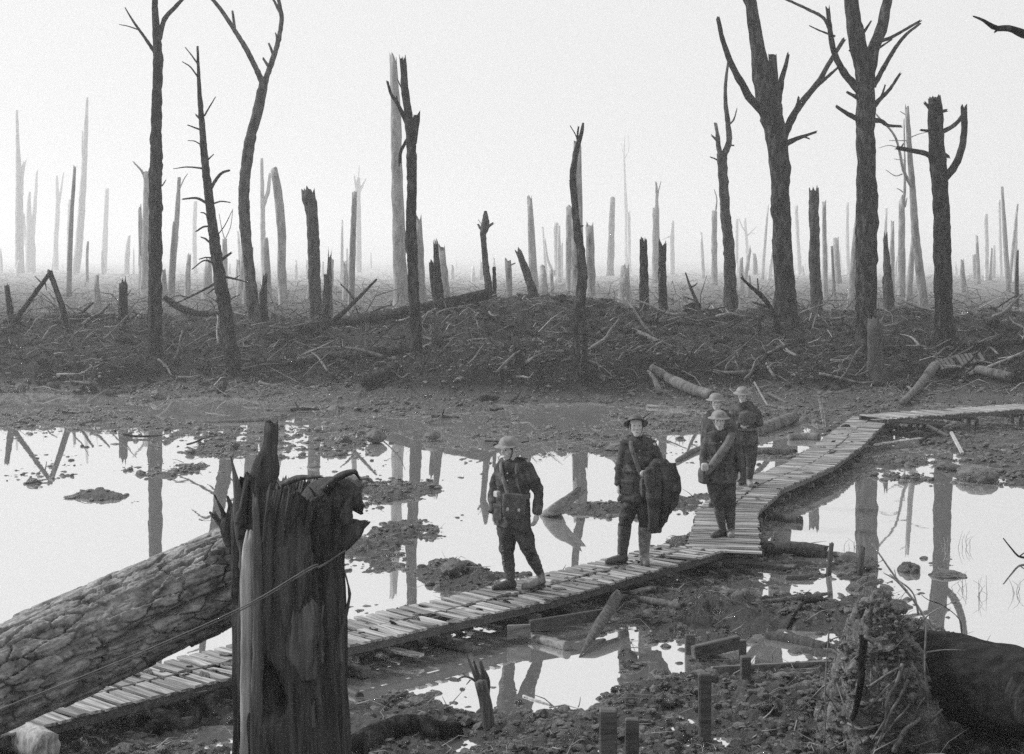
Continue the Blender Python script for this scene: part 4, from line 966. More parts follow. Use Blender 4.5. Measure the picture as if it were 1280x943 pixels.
# trodden mud on the boards
rgm = np.random.default_rng(77); MP = []
for q in range(270):
    if q < 160:
        s_ = rgm.random(); i_ = int(s_ * 197); d_ = NE[i_ + 1] - NE[i_]; d_ = d_ / np.linalg.norm(d_); nrm = np.array([-d_[1], d_[0], 0]); MP.append(NE[i_] + nrm * np.clip(rgm.normal(.45, .25), .03, .88) + [0, 0, .001])
    else:
        s_ = rgm.random(); i_ = int(s_ * 197); d_ = C2[i_ + 1] - C2[i_]; d_ = d_ / np.linalg.norm(d_); nrm = np.array([-d_[1], d_[0], 0]); MP.append(C2[i_] + nrm * np.clip(rgm.normal(0, .22), -.44, .44) + [0, 0, .004])
scatter('trodden_mud', 0, shapes, np.array(MP), np.exp(rgm.normal(-3.5, .5, len(MP))), 'clod', 'smears of trodden mud lying on the duckboards', flat=.16, smooth=False)
# broken panel hanging at the turn, and its loose bits
duckboard('broken dark panel hanging off the edge at the turn of the boardwalk', pxz(1102, 526, .36), pxz(1178, 531, .26), .5, seed=71, tilt=-.5, legs=False, skip=(3, 9), name='broken_duckboard', group=None, mt='plank')
def stick(name, label, cat, a, b_, wd, th, mat='plank', up=(0, 0, 1), group=None):
    a = np.array(a, float); b_ = np.array(b_, float)
    return obj(name, beam(a, b_, wd, th, up, int(abs(a[0]) * 7)), mat, base=a, label=label, cat=cat, group=group, smooth=False)
stick('wooden_beam', 'dark rail sloping from the far boardwalk down to the pale stake', 'beam', pxz(1140, 522, .38), pxz(1186, 546, .12), .07, .06, 'plank_dark')
stick('wooden_stake', 'pale leaning stake below the far raised boardwalk', 'stake', pxz(1189, 541, .35), pxz(1203, 567, .05), .07, .05, 'wood_pale')
stick('wooden_plank', 'long thin plank lying on the mud below the turn of the boardwalk', 'plank', pxz(1078, 558, .12), pxz(1152, 548, .14), .1, .03, 'slat')
stick('wooden_stake', 'left one of two upright slats by the turn of the boardwalk', 'stake', pxz(1031, 537, .05), pxz(1024, 537, .05) + [0, 0, .72], .05, .03, 'slat', (0, 1, 0))
stick('wooden_stake', 'right one of two upright slats by the turn of the boardwalk', 'stake', pxz(1034, 534, .05), pxz(1029, 534, .05) + [0, 0, .68], .07, .03, 'slat', (0, 1, 0))
# wrecked lattice ramp on the bank
ra = ground_hit(1172, 466); rb_ = ground_hit(1228, 452)
duckboard('wrecked lattice ramp of slats lying askew on the bank at the right', ra + [0, 0, .25], rb_ + [0, 0, .2], 1.0, seed=80, tilt=.25, legs=False, skip=(4, 9), name='wrecked_duckboard', group=None, pitch=.125, mt='plank_dark')

# ---------------------------------------------------------------- timber about the walkway and the front pools
def gz2(p, dz=0):
    p = np.array(p, float); p[2] = max(tz(p[0], p[1]), -.02) + dz; return p
G = lambda x, y: pxz(x, y, .1)
def rodlog(name, label, cat, pts, mat='bark', jag=.03, ns=12, zoff=.4, rough=.2, fibre=0):
    P = []; r = []
    for x, y, w_ in pts:
        h = pxz(x, y, .1); rad = w_ / F * h[1] / 2; P.append([h[0], h[1], max(tz(h[0], h[1]), 0) + rad * zoff]); r.append(rad)
    P = np.array(P)
    return obj(name, tube(P, r, ns, 24, rough=rough, jag=jag, seed=int(pts[0][0]) % 53, fibre=fibre), mat, base=P[0], label=label, cat=cat)
rodlog('fallen_log', 'thick black log lying in the water right of the bend', 'log', [(946, 684, 17), (990, 686, 18), (1032, 687, 16)], 'wood_dark', ns=16, zoff=.7)
rodlog('fallen_log', 'dark log end in the shallows right of the third man, behind the thick black log', 'log', [(950, 640, 11), (975, 643, 12), (999, 646, 11)], 'wood_dark', zoff=.6)
rodlog('wooden_pole', 'slim pale pole reaching from the thick black log into the pond', 'pole', [(1026, 684, 7), (1052, 688, 7), (1086, 696, 5)], 'bark_pale', zoff=.8)
rodlog('fallen_log', 'dark flat timber below the end of the boardwalk row, upper one', 'log', [(936, 699, 9), (965, 702, 9), (996, 706, 8)], 'plank_dark')
rodlog('fallen_log', 'small dark log stub right of the flat timber', 'log', [(982, 715, 9), (998, 715, 9), (1013, 714, 8)], 'plank_dark')
rodlog('fallen_log', 'dark flat timber beneath the boardwalk corner, lower one', 'log', [(903, 728, 6), (925, 734, 8), (952, 740, 7)], 'plank')
rodlog('fallen_branch', 'long straight pale edged branch lying across the mud before the right pond', 'branch', [(954, 756, 5), (996, 746, 6), (1037, 734, 4)], 'bark_pale', ns=8, zoff=1.2)
rodlog('fallen_branch', 'shorter curved branch crossing just below the long straight one', 'branch', [(984, 776, 3), (1002, 766, 5), (1022, 752, 5), (1034, 742, 4)], 'bark', ns=8, zoff=1.0)
rodlog('fallen_log', 'low black log over the small puddle left of the root mound', 'log', [(958, 786, 11), (996, 792, 13), (1034, 800, 10)], 'wood_dark', zoff=.6)
rodlog('fallen_log', 'dark rough beam poking out from under the boardwalk over the mud', 'log', [(770, 741, 8), (812, 750, 9), (852, 762, 9)], 'wood', zoff=1.0, fibre=.1)
rodlog('fallen_log', 'half buried dark trunk in the front mud right of the big stump', 'log', [(440, 925, 30), (500, 915, 34), (570, 905, 26)], 'bark', ns=20, zoff=.1)
rodlog('fallen_log', 'half buried trunk below the boardwalk at the left, behind the big stump', 'log', [(190, 905, 26), (240, 888, 34), (292, 872, 34)], 'bark', ns=20, zoff=.2)
rodlog('fallen_log', 'round ended log floating below the boxed plank under the boardwalk', 'log', [(664, 789, 12), (688, 795, 12), (709, 801, 13)], 'plank', jag=0, zoff=.7)
rodlog('driftwood', 'little drift stick floating in the front pool', 'stick', [(654, 857, 3), (668, 862, 3), (688, 868, 2)], 'wood_pale', ns=6, zoff=.5)
# pointed shattered board sticking out of the big pond
v, f = tube([pxz(684, 646, -.05), pxz(696, 640, .1) + [0, 0, .03], pxz(716, 640, .1) + [0, 0, .24]], [.16, .17, .1], 10, 12, rough=.3, jag=.25, seed=4, flat=.35)
obj('broken_board', (v, f), 'plank', base=pxz(684, 646, 0), label='shattered board sticking out of the pond beside the first man', cat='board')
# leaning pointed stake by the front pool
P = np.array([pxz(772, 758, .15) + [0, 0, .12], (pxz(772, 758, .15) + [0, 0, .12]) * .45 + pxz(724, 822, .0) * .55, pxz(724, 822, .0)])
obj('pointed_stake', tube(P, [.075, .07, .006], 4, 14, rough=.06, seed=9, jag=0), 'wood', base=P[2], label='long pointed stake sloping into the front pool', cat='stake')
stick('wooden_plank', 'end plank of the box frame jutting from under the boardwalk', 'plank', pxz(634, 790, .12), pxz(663, 789, .12), .04, .14, 'plank')
stick('wooden_plank', 'long thin edge plank running under the boardwalk towards the pointed stake', 'plank', pxz(662, 783, .16), pxz(756, 768, .16), .05, .12, 'plank_dark')
stick('wooden_plank', 'small pale plank end poking out under the boardwalk above the front pool', 'plank', pxz(488, 812, .1), pxz(526, 820, .08), .13, .03, 'slat')
stick('wooden_plank', 'short pale plank poking out beneath the second man', 'plank', pxz(790, 741, .14), pxz(816, 734, .14), .1, .03, 'plank')
rodlog('fallen_log', 'dark stub of log just right of the big stump under the boardwalk', 'log', [(424, 850, 10), (436, 854, 11), (448, 858, 10)], 'plank_dark')

def post(px, py0, py1, wpx, label, mat='plank_dark', lean=0, sq=True, jag=.02):
    p = pxz(px, py0, .08); g0 = min(tz(p[0], p[1]), .1); w_ = wpx / F * p[1]
    top = at(px + lean, py1, p[1])
    base = np.array([p[0], p[1], g0 - .25])
    if sq: vf = beam(base, top, w_, w_ * .8, (0, 1, 0), int(px), .003)
    else: vf = tube([base, (base + top) / 2, top], [w_ / 2, w_ / 2, w_ * .42], 10, 10, rough=.25, jag=jag, seed=int(px))
    return obj('wooden_post', vf, mat, base=(p[0], p[1], g0), label=label, cat='post', smooth=not sq)
post(862, 808, 793, 12, 'short square post left of the slanting beam over the small pool')
post(928, 815, 800, 10, 'short square post at the right end of the slanting beam')
stick('wooden_beam', 'slanting beam between two short posts over the small pool', 'beam', pxz(866, 816, .12), pxz(924, 802, .2), .09, .13, 'plank_dark')
post(881, 918, 841, 16, 'tall square post at the left end of the low rail')
post(932, 858, 820, 13, 'square post rising in the middle of the low rail')
stick('wooden_rail', 'low horizontal rail board leading towards the root mound', 'rail', at(889, 842, 15.2), at(1042, 834, 15.6), .05, .13, 'plank')
post(940, 880, 863, 12, 'left one of two stubby posts below the low rail')
post(955, 882, 867, 10, 'right one of two stubby posts below the low rail')
post(760, 990, 886, 22, 'thicker of two square posts at the bottom edge', sq=True)
post(790, 985, 898, 17, 'slimmer of two square posts at the bottom edge')
post(1033, 712, 683, 7, 'thin leaning stump post in the shallows of the right pond', 'wood_dark', lean=6, sq=False, jag=.05)
post(1072, 713, 686, 8, 'leaning post standing in a mud mound in the right pond', 'wood_dark', lean=6, sq=False, jag=.03)
# mud mound round it, stone on the flats
bv, bf = ico(3)
def lump(name, label, cat, c, sz, mat, amp=.3, sd=0, fr=1.6, kind=None):
    dd = 1 + amp * fbm(bv[:, 0] * fr + sd, bv[:, 1] * fr, bv[:, 2] * fr, 4, s=sd) + amp * .5 * ridged(bv[:, 0] * 3.5 + sd, bv[:, 1] * 3.5, bv[:, 2] * 3.5, 3, s=sd)
    return obj(name, (bv * dd[:, None] * np.array(sz) + np.array(c), bf), mat, base=(c[0], c[1], c[2] - sz[2] * .6), label=label, cat=cat, kind=kind)
lump('mud_heap', 'small mud heap round the leaning post in the right pond', 'mud heap', pxz(1066, 708, .02), (.26, .35, .14), 'clod', .4, 1)
lump('mud_heap', 'little mud islet right of the leaning post in the right pond', 'mud heap', pxz(1136, 714, .0), (.12, .2, .1), 'clod', .4, 2)
lump('mud_heap', 'low mud islet in the right pond, under the lopped tree\'s reflection', 'mud heap', pxz(1184, 720, .0), (.2, .2, .06), 'clod', .4, 3)
lump('mud_heap', 'dark mud heap at the far shore of the right pond', 'mud heap', pxz(1222, 596, .06), (.36, .5, .2), 'clod', .3, 4)
lump('rock', 'rounded stone on the mud flat above the big pond', 'rock', pxz(470, 546, .14), (.2, .26, .13), 'stone', .4, 5)
lump('rock', 'smaller flatter stone on the mud flat right of the rounded one', 'rock', pxz(540, 545, .12), (.17, .2, .08), 'stone', .4, 6)
lump('mud_heap', 'tallest lump of mud beside the boardwalk left of the first man', 'mud heap', pxz(566, 712, .16), (.14, .17, .12), 'clod', .4, 7)
lump('mud_heap', 'dark lump of mud near the top of the big stump', 'mud heap', pxz(432, 605, .1), (.26, .4, .15), 'clod', .4, 8)

# pale forked sapling sticking up behind the root mound
def branchy(name, label, cat, Y, stems, mat, base=None):
    P0 = at(stems[0][0][0][0], stems[0][0][0][1], Y)
    root = empty(name, P0, label, cat)
    for q, (pts, w0, w1) in enumerate(stems):
        Q = np.array([at(p[0], p[1], Y + (p[2] if len(p) > 2 else q * .03)) for p in pts])
        obj('stem' if q == 0 else 'branch', tube(Q, np.linspace(w0, w1, len(pts)) / F * Y / 2, 7, 16, rough=.25, seed=q), mat, root)
    return root
branchy('dead_branch', 'thin pale branch with forked twigs standing over the root mound', 'branch', 13.6, [([(1172, 800), (1145, 755), (1118, 720), (1100, 694), (1090, 680)], 3.6, 1.6), ([(1148, 768), (1140, 740), (1112, 718)], 3, 1.5), ([(1140, 748), (1120, 726), (1104, 716)], 2.5, 1.2), ([(1120, 722), (1118, 712)], 1.6, .8), ([(1104, 700), (1097, 704)], 1.6, .8)], 'wood_pale')
branchy('dead_branch', 'crooked dark twig curving out of the right pond at the picture edge', 'branch', 21.4, [([(1330, 712), (1290, 699), (1274, 696), (1266, 688), (1254, 673)], 4, 1.5), ([(1274, 696), (1282, 690)], 2, 1)], 'bark')
branchy('dead_branch', 'thin arching wire like twig beside the root mound over the pond', 'branch', 13.5, [([(1202, 800), (1200, 776), (1180, 758), (1160, 750), (1152, 744)], 1.4, .8)], 'bark')
branchy('splintered_stub', 'splintered upright stub with a side twig in the front mud', 'stump', 13.6, [([(620, 1010), (615, 940), (611, 905), (606, 875), (600, 852)], 17, 16), ([(604, 868), (594, 845), (583, 818)], 9, 2), ([(604, 862), (597, 842), (592, 826)], 8, 2), ([(606, 866), (604, 845), (600, 826)], 10, 4), ([(608, 880), (610, 852), (606, 838)], 8, 2), ([(602, 862), (592, 850), (581, 846), (571, 850)], 4, 2), ([(584, 847), (578, 842), (574, 844)], 2, 1), ([(588, 850), (583, 856)], 2, 1)], 'wood')
# reeds in the right pond: a few tufts
rgr = np.random.default_rng(3)
for k_, (px, py) in enumerate(((1226, 752), (1206, 742), (1180, 690), (1205, 690), (1064, 690), (1270, 745))):
    parts = []
    for q in range(6):
        p = pxz(px + rgr.normal(0, 4), py + rgr.normal(0, 2), -.05); hgt = rgr.uniform(.12, .3)
        parts.append(tube([p, p + [rgr.normal(0, .03), rgr.normal(0, .03), hgt * .6], p + [rgr.normal(0, .06), 0, hgt]], [.004, .003, .0015], 4, 5))
    obj('reed_tuft', join(parts), 'twig', base=pxz(px, py, 0), label='sparse tuft of reeds standing in the right pond', cat='reeds', group='reed tufts in the right pond')

# ---------------------------------------------------------------- the big splintered stump in front
SY = 8.6
st = empty('broken_stump', at(365, 1235, SY), 'big splintered broken tree stump in the front, hollow rotted at its foot', 'stump')
SP = np.array([at(x, y, SY) for x, y in ((366, 1260), (366, 1100), (366, 943), (363, 850), (362, 780), (363, 700), (366, 655), (370, 632))])
SR = np.array([170, 148, 132, 126, 122, 118, 124, 128]) / F * SY / 2
def sdisp(TH, S, RR):
    x, y = np.cos(TH), np.sin(TH)
    fib = ridged(x * 9, y * 9, S * .7, 3, 4) * .016 + ridged(x * 22, y * 22, S * 1.2, 2, 14) * .008 + ridged(x * 44, y * 44, S * 2.2, 2, 15) * .006
    big = fbm(x * 1.6, y * 1.6, S * 1.1, 3, 9) * .05
    strips = np.where(fbm(x * 4, y * 4, S * .5, 2, 44) > .12, .018, -.012)
    return fib + big + strips + CAV(TH, S)
_T, _U, _W = frames(catmull(SP, 30))
# angle that faces the camera (-Y)
th_cam = math.atan2(np.dot(_W[10], [0, -1, 0]), np.dot(_U[10], [0, -1, 0]))
sgn = 1 if np.dot(np.cos(th_cam + .1) * _U[10] + np.sin(th_cam + .1) * _W[10], [1, 0, 0]) > np.dot(np.cos(th_cam) * _U[10] + np.sin(th_cam) * _W[10], [1, 0, 0]) else -1
SL = np.sum(np.linalg.norm(np.diff(SP, axis=0), axis=1)); ztop = SP[-1][2]; zbot = SP[0][2]
def adist(TH, a): return np.abs((TH - a + np.pi) % (2 * np.pi) - np.pi)
def CAV(TH, S):
    z = zbot + S; r = 0
    for px, py, wa, hz, dep in ((338, 850, .34, .13, .15), (352, 868, .25, .08, .12), (330, 775, .1, .3, .05), (400, 700, .12, .5, .035), (322, 640, .16, .4, .05), (380, 640, .1, .35, .04), (418, 720, .2, .25, .03)):
        a = th_cam + sgn * math.asin(max(-.95, min(.95, (px - 365) / 63)))
        zc = at(px, py, SY)[2]
        wob = .25 * fbm(np.cos(TH) * 6, np.sin(TH) * 6, z * 6, 2, 3)
        r = r - dep * np.exp(-(np.maximum(0, (adist(TH, a) / wa) ** 2 + ((z - zc) / hz) ** 2 + wob)) ** 1.5)
    return r
obj('trunk', tube(SP, SR, 360, 300, disp=sdisp, jag=.1, seed=3), 'wood_dark', st)
def splinter(pts, ws, mat='wood', Y=SY, dy=0, jag=.03, flat=.5, name='splinter', ns=10, sd=1, **kw):
    P = np.array([at(x, y, Y + dy) for x, y in pts])
    return obj(name, tube(P, np.array(ws) / F * Y / 2, ns, 22 if ns < 30 else 90, rough=.3, jag=jag, seed=sd, flat=flat, fibre=.12 if ns < 30 else .45), mat, st, **kw)
splinter([(320, 700), (322, 650), (325, 612), (331, 585), (337, 558), (339, 534)], [26, 34, 38, 32, 21, 17], 'wood_dark', dy=-.1, sd=2, flat=.6, label='tall upright splinter spire')
splinter([(308, 760), (307, 700), (301, 650), (299, 620), (294, 596), (290, 578)], [16, 16, 17, 14, 7, 2], 'wood', dy=-.1, sd=3)
splinter([(306, 1000), (307, 940), (308, 860), (309, 780), (310, 705), (312, 668)], [16, 14, 14, 16, 17, 10], 'wood_pale', dy=-.2, sd=4, flat=.5, name='bare_strip', label='pale stripped edge of bare wood')
splinter([(318, 1000), (320, 900), (323, 800), (322, 700), (319, 620)], [12, 13, 14, 12, 6], 'wood', dy=-.235, sd=5, name='bare_strip')
splinter([(385, 650), (412, 628), (436, 622), (450, 634)], [64, 68, 46, 14], 'wood_dark', dy=0, sd=7, flat=.9, name='burst_end', label='torn black overhang at the right of the stump top')
splinter([(400, 690), (428, 672), (446, 660), (455, 655)], [44, 40, 30, 8], 'wood_dark', dy=.0, sd=8, flat=.8, name='burst_end')
splinter([(352, 606), (372, 598), (398, 596)], [12, 14, 6], 'wood', dy=-.2, sd=10)
splinter([(404, 612), (424, 596), (442, 590), (448, 596)], [18, 18, 12, 4], 'wood_dark', dy=-.1, sd=11)
splinter([(362, 800), (364, 740), (368, 680), (372, 645)], [20, 40, 34, 8], 'wood_dark', dy=-.235, sd=13, flat=.28, name='bare_patch', ns=60)
splinter([(384, 850), (376, 800), (372, 760), (364, 735)], [18, 44, 40, 10], 'wood', dy=-.23, sd=14, flat=.25, name='bare_patch', ns=60)
splinter([(403, 830), (400, 790), (404, 760)], [3, 4, 2], 'wood', dy=-.27, sd=15)
splinter([(392, 910), (391, 890), (392, 880)], [4, 4, 2], 'wood', dy=-.28, sd=16)
splinter([(284, 655), (278, 640), (271, 625)], [12, 6, 2], 'wood_dark', dy=.1, sd=18)
splinter([(296, 690), (286, 660), (288, 640)], [24, 22, 8], 'wood_dark', dy=.1, sd=19)
rgs = np.random.default_rng(12)
for q in range(26):
    x = rgs.uniform(300, 440)
    splinter([(x, 655), (x + rgs.normal(0, 3), 630), (x + rgs.normal(2, 7), rgs.uniform(600, 626))], [rgs.uniform(8, 18), rgs.uniform(5, 10), 2], rgs.choice(['wood_dark', 'wood', 'wood_dark']), dy=rgs.uniform(-.2, .2), sd=30 + q)
# springy shoot at its right side
for q, (pts, w0, w1) in enumerate([([(426, 830), (424, 800), (432, 770), (437, 745), (436, 735), (430, 712)], 7, 1.5), ([(426, 790), (424, 760), (428, 735), (424, 715)], 3, 1.2), ([(436, 745), (434, 725), (426, 705), (420, 712)], 2, 1), ([(300, 950), (298, 900), (302, 860)], 4, 1)]):
    P = np.array([at(x, y, SY - .1) for x, y in pts])
    obj('torn_strip', tube(P, np.linspace(w0, w1, len(pts)) / F * SY / 2, 7, 20, rough=.2, seed=q), 'wood', st)

# ---------------------------------------------------------------- the great fallen trunk at left
a_ = np.array([-1.36, 9.35, 2.30]); b_ = np.array([-3.36, 8.0, 1.56]); d_ = (b_ - a_)
c_ = b_ + d_ * 1.72
LP = np.array([a_ - d_ * .05, a_ + d_ * .5, b_, b_ + d_ * .8, c_])
LR = np.array([.25, .255, .265, .28, .31])
def ldisp(TH, S, RR):
    x, y = np.cos(TH), np.sin(TH)
    wx_ = .5 * fbm(x * 4, y * 4, S * 6, 5, 5)
    f1, f2, cid = worley(x * 4.4 + wx_, y * 4.4 + wx_, S * 5.0 + wx_, 6)
    f3, f4, _c = worley(x * 11 + wx_, y * 11, S * 10, 16)
    plate = np.clip((f2 - f1) / .07, 0, 1)
    keep = sstep(-.35, .15, fbm(x * 3, y * 3, S * 4, 3, 71)); crack = -.028 * np.exp(-((f2 - f1) / .045) ** 2) * keep - .012 * np.clip(ridged(x * 7, y * 7, S * 5, 3, 72) - .55, 0, 1) * 2
    bald = sstep(.55, .25, S) * sstep(.3, .75, .5 + .5 * fbm(x * 2, y * 2, S * 2, 2, 8))
    d = (crack + plate * .014 + (cid - .5) * .026 * plate + np.clip((f4 - f3) / .1, 0, 1) * .006) * (1 - bald)
    scar = -.05 * sstep(.35, .6, fbm(x * 1.8, y * 1.8, S * 1.6, 3, 23))
    return d + scar + .03 * fbm(x * 1.5, y * 1.5, S * .8, 3, 7)
lg = empty('fallen_tree', (c_[0], c_[1], 0), 'great fallen trunk with thick cracked bark lying over the boardwalk at left', 'fallen tree')
obj('trunk', tube(np.array([a_ - d_ * .05, a_ + d_ * .5, b_, b_ + d_ * .2]), LR[:4] * [1, 1, 1, .985], 300, 540, disp=ldisp, seed=6), 'bark_log', lg)
obj('trunk', tube(np.array([b_ + d_ * .1, b_ + d_ * .8, c_]), np.array([.262, .285, .31]), 60, 110, disp=ldisp, jag=.1, seed=6), 'bark_log', lg, label='lower end of the trunk resting in the mud')
rg = np.random.default_rng(8)
for q in range(16):
    an = rg.uniform(0, 6.28); u_ = np.array([0.45, -0.9, 0]); w_ = np.array([.1, .05, 1])
    p = a_ + (u_ * math.cos(an) + w_ * math.sin(an)) * .2
    e_ = -d_ / np.linalg.norm(d_) * rg.uniform(.05, .22) + rg.normal(0, .05, 3)
    obj('splinter', tube([p, p + e_ * .6 + rg.normal(0, .01, 3), p + e_], [.04, .025, .006], 7, 8, rough=.3, seed=q), 'wood_dark', lg)
for q, (pts, Y) in enumerate([([(300, 700), (284, 668), (272, 650), (262, 640)], 9.2), ([(296, 668), (290, 640), (284, 620)], 9.2), ([(300, 660), (276, 655), (268, 640)], 9.25)]):
    P = np.array([at(x, y, Y) for x, y in pts]); obj('splinter', tube(P, np.linspace(.035, .006, len(pts)), 7, 12, rough=.4, seed=q), 'wood_dark', lg)

# log butt at the bottom left corner
h1, h2 = pxz(-60, 890, .25), pxz(58, 935, .2)
obj('fallen_log', tube([h1 + [0, 0, -.1], (h1 + h2) / 2, h2], [.14, .13, .12], 26, 40, rough=.25, jag=.05, seed=13), 'wood_pale', base=h2, label='weathered pale log end in the bottom left corner', cat='log')

# two strands of wire
for q, off in enumerate((0, 3.2)):
    P = np.array([at(x, y + off * (1 if x > 30 else .3), 7.6) for x, y in ((-400, 1010), (-60, 912), (0, 890), (100, 852), (200, 812), (300, 768), (380, 722), (440, 684), (520, 640))])
    P[:, 1] += np.linspace(0, .35, len(P)); 
    P[-1] = at(432, 688, 8.35); P[-2] = at(400, 708 + off * .4, 8.2); P = P[:-1] if False else P
    obj('wire', tube(P, [.0034] * len(P), 6, 90, rough=.1, seed=q), 'wire', base=P[0], label=('upper' if q == 0 else 'lower') + ' strand of slack wire running down past the fallen trunk', cat='wire')

# ---------------------------------------------------------------- uprooted tree at the right
RY = 12.9
rt = empty('uprooted_tree', (at(1100, 943, RY)[0], RY, .0), 'uprooted tree with a hairy root mound and black trunk at the bottom right', 'fallen tree')
bv4, bf4 = ico(5)
q_ = bv4.copy()
dd = 1 + .28 * fbm(q_[:, 0] * 1.6, q_[:, 1] * 1.6, q_[:, 2] * 1.6, 5, s=3, g=.6) + .10 * ridged(q_[:, 0] * 5, q_[:, 1] * 5, q_[:, 2] * 5, 4, s=4)
cen = at(1104, 925, RY + .35)
V = q_ * dd[:, None] * np.array([.52, .5, 1.12])
V[:, 0] *= 1 - .32 * np.clip(V[:, 2] / 1.1, 0, 1)
V[:, 0] -= .05 * np.clip(V[:, 2], -1, 1)
obj('root_plate', (V + cen, bf4), 'soil', rt)
TP = np.array([at(1130, 850, RY + .5), at(1180, 848, RY + .35), at(1250, 862, RY), at(1340, 880, RY - .5), at(1600, 930, RY - 1.8), at(1900, 1010, RY - 2.8)])
obj('trunk', tube(TP, np.array([.42, .36, .34, .33, .3, .26]), 60, 120, rough=.2, disp=lambda TH, S, RR: ridged(np.cos(TH) * 5, np.sin(TH) * 5, S * 1.2, 3, 5) * .02, seed=4, jag=.1), 'bark_black', rt)
rg = np.random.default_rng(17)
def rootpts(p, w0, w1, dy=-.5):
    return np.array([at(x, y, RY - .12 + dz) for x, y, dz in p]), np.linspace(w0, w1, len(p)) / F * RY / 2
for q, (p, w0, w1, mt) in enumerate([
    ([(1080, 795, 0), (1078, 820, -.06), (1076, 850, -.06), (1070, 885, 0), (1062, 905, .1)], 11, 6, 'bark'),
    ([(1128, 830, 0), (1122, 850, -.05), (1108, 878, -.1), (1106, 900, -.1), (1090, 925, -.15)], 5, 2, 'root'),
    ([(1135, 850, 0), (1126, 870, -.05), (1112, 893, -.1), (1104, 915, -.12), (1092, 940, -.15)], 5, 2, 'root'),
    ([(1146, 868, 0), (1130, 890, -.05), (1116, 905, -.1), (1098, 930, -.1)], 4, 2, 'root'),
    ([(1088, 858, 0), (1105, 846, -.05), (1118, 838, -.05), (1130, 832, 0)], 4, 2, 'root'),
    ([(1078, 890, 0), (1098, 872, -.08), (1110, 858, -.08), (1126, 846, 0)], 4, 2, 'root'),
    ([(1092, 800, 0), (1082, 796, -.1), (1092, 804, -.14)], 6, 4, 'root'),
    ([(1140, 905, 0), (1150, 880, -.06), (1160, 868, .1)], 4, 2, 'root'),
    ([(1118, 940, -.1), (1130, 915, -.12), (1148, 900, -.05), (1156, 880, .1)], 8, 4, 'soil'),
    ([(1060, 905, 0), (1078, 912, -.15), (1100, 906, -.15)], 4, 2, 'root'),
    ([(1150, 915, 0), (1165, 900, -.1), (1178, 887, -.15)], 4, 3, 'root'),
    ([(1140, 938, 0), (1155, 930, -.1), (1168, 925, -.15)], 4, 3, 'root'),
    ([(1158, 782, 0), (1156, 830, -.1), (1160, 880, -.1), (1165, 943, -.1), (1168, 990, 0)], 2.6, 2, 'root'),
    ([(1036, 790, 0), (1032, 850, -.15), (1032, 900, -.15), (1028, 950, -.1)], 2, 1.5, 'root'),
    ([(1046, 855, 0), (1060, 895, -.15), (1078, 930, -.15), (1086, 955, -.1)], 2, 1.5, 'root')]):
    P, r_ = rootpts(p, w0, w1)
    obj('root', tube(P, r_, 9, 22, rough=.3, seed=q), mt, rt)
for q in range(70):
    th_ = rg.uniform(math.pi * .95, math.pi * 2.05); zz = rg.uniform(-.8, .95)
    rr_ = .46 * math.sqrt(max(.05, 1 - (zz / 1.15) ** 2))
    p0 = cen + np.array([math.cos(th_) * rr_, math.sin(th_) * rr_ * 1.05, zz])
    dr = np.array([math.cos(th_) * .35 + rg.normal(0, .3), math.sin(th_) * .3 + rg.normal(0, .2), rg.normal(-.4, .5)]); dr = dr / np.linalg.norm(dr) * rg.uniform(.1, .4)
    obj('root', tube([p0 - dr * .2, p0 + dr * .4 + rg.normal(0, .02, 3), p0 + dr + [0, 0, -.03]], [rg.uniform(.006, .013), .006, .0025], 5, 8, rough=.3, seed=q), 'root' if q % 2 else 'twig', rt)
# fibrous tangle on the crown of the mound
PF = []
for q in range(2900):
    v_ = rg.normal(0, 1, 3); v_ /= np.linalg.norm(v_)
    if v_[1] > .4: v_[1] *= -1
    s_ = 1 + rg.normal(.04, .03)
    p = v_ * s_ * np.array([.52, .5, 1.12]); p[0] *= 1 - .32 * max(0, min(1, p[2] / 1.1)); p[0] -= .05 * max(-1, min(1, p[2])); PF.append(p + cen)
PF = np.array(PF)
tw = twigs(0, PF[:1300], .04, .2, .0024, 'root', 'fibrous rootlets bristling from the earth mound', .9, 7)
tw.name = 'rootlets'; tw.parent = rt; tw.location = -np.array(rt.location); del tw['label']
sz_ = np.exp(rg.normal(-4.1, .5, 1600))
so = scatter('soil_clods', 0, shapes, PF[1300:] - np.array([0, 0, 0]) , sz_, 'soil', 'clods', smooth=False)
so.parent = rt; so.location = -np.array(rt.location); del so['label']
# cut log end beside it
lp = np.array([at(1262, 915, 11.7), at(1300, 880, 12.0), at(1400, 870, 12.6)])
obj('fallen_log', tube(np.array([at(1276, 872, 11.6), at(1330, 885, 11.7), at(1460, 915, 12.0)]), [.19, .2, .2], 30, 30, rough=.12, seed=3, jag=.02), 'bark', base=at(1276, 890, 11.6), label='grey log end pressed against the black trunk at the right edge', cat='log')
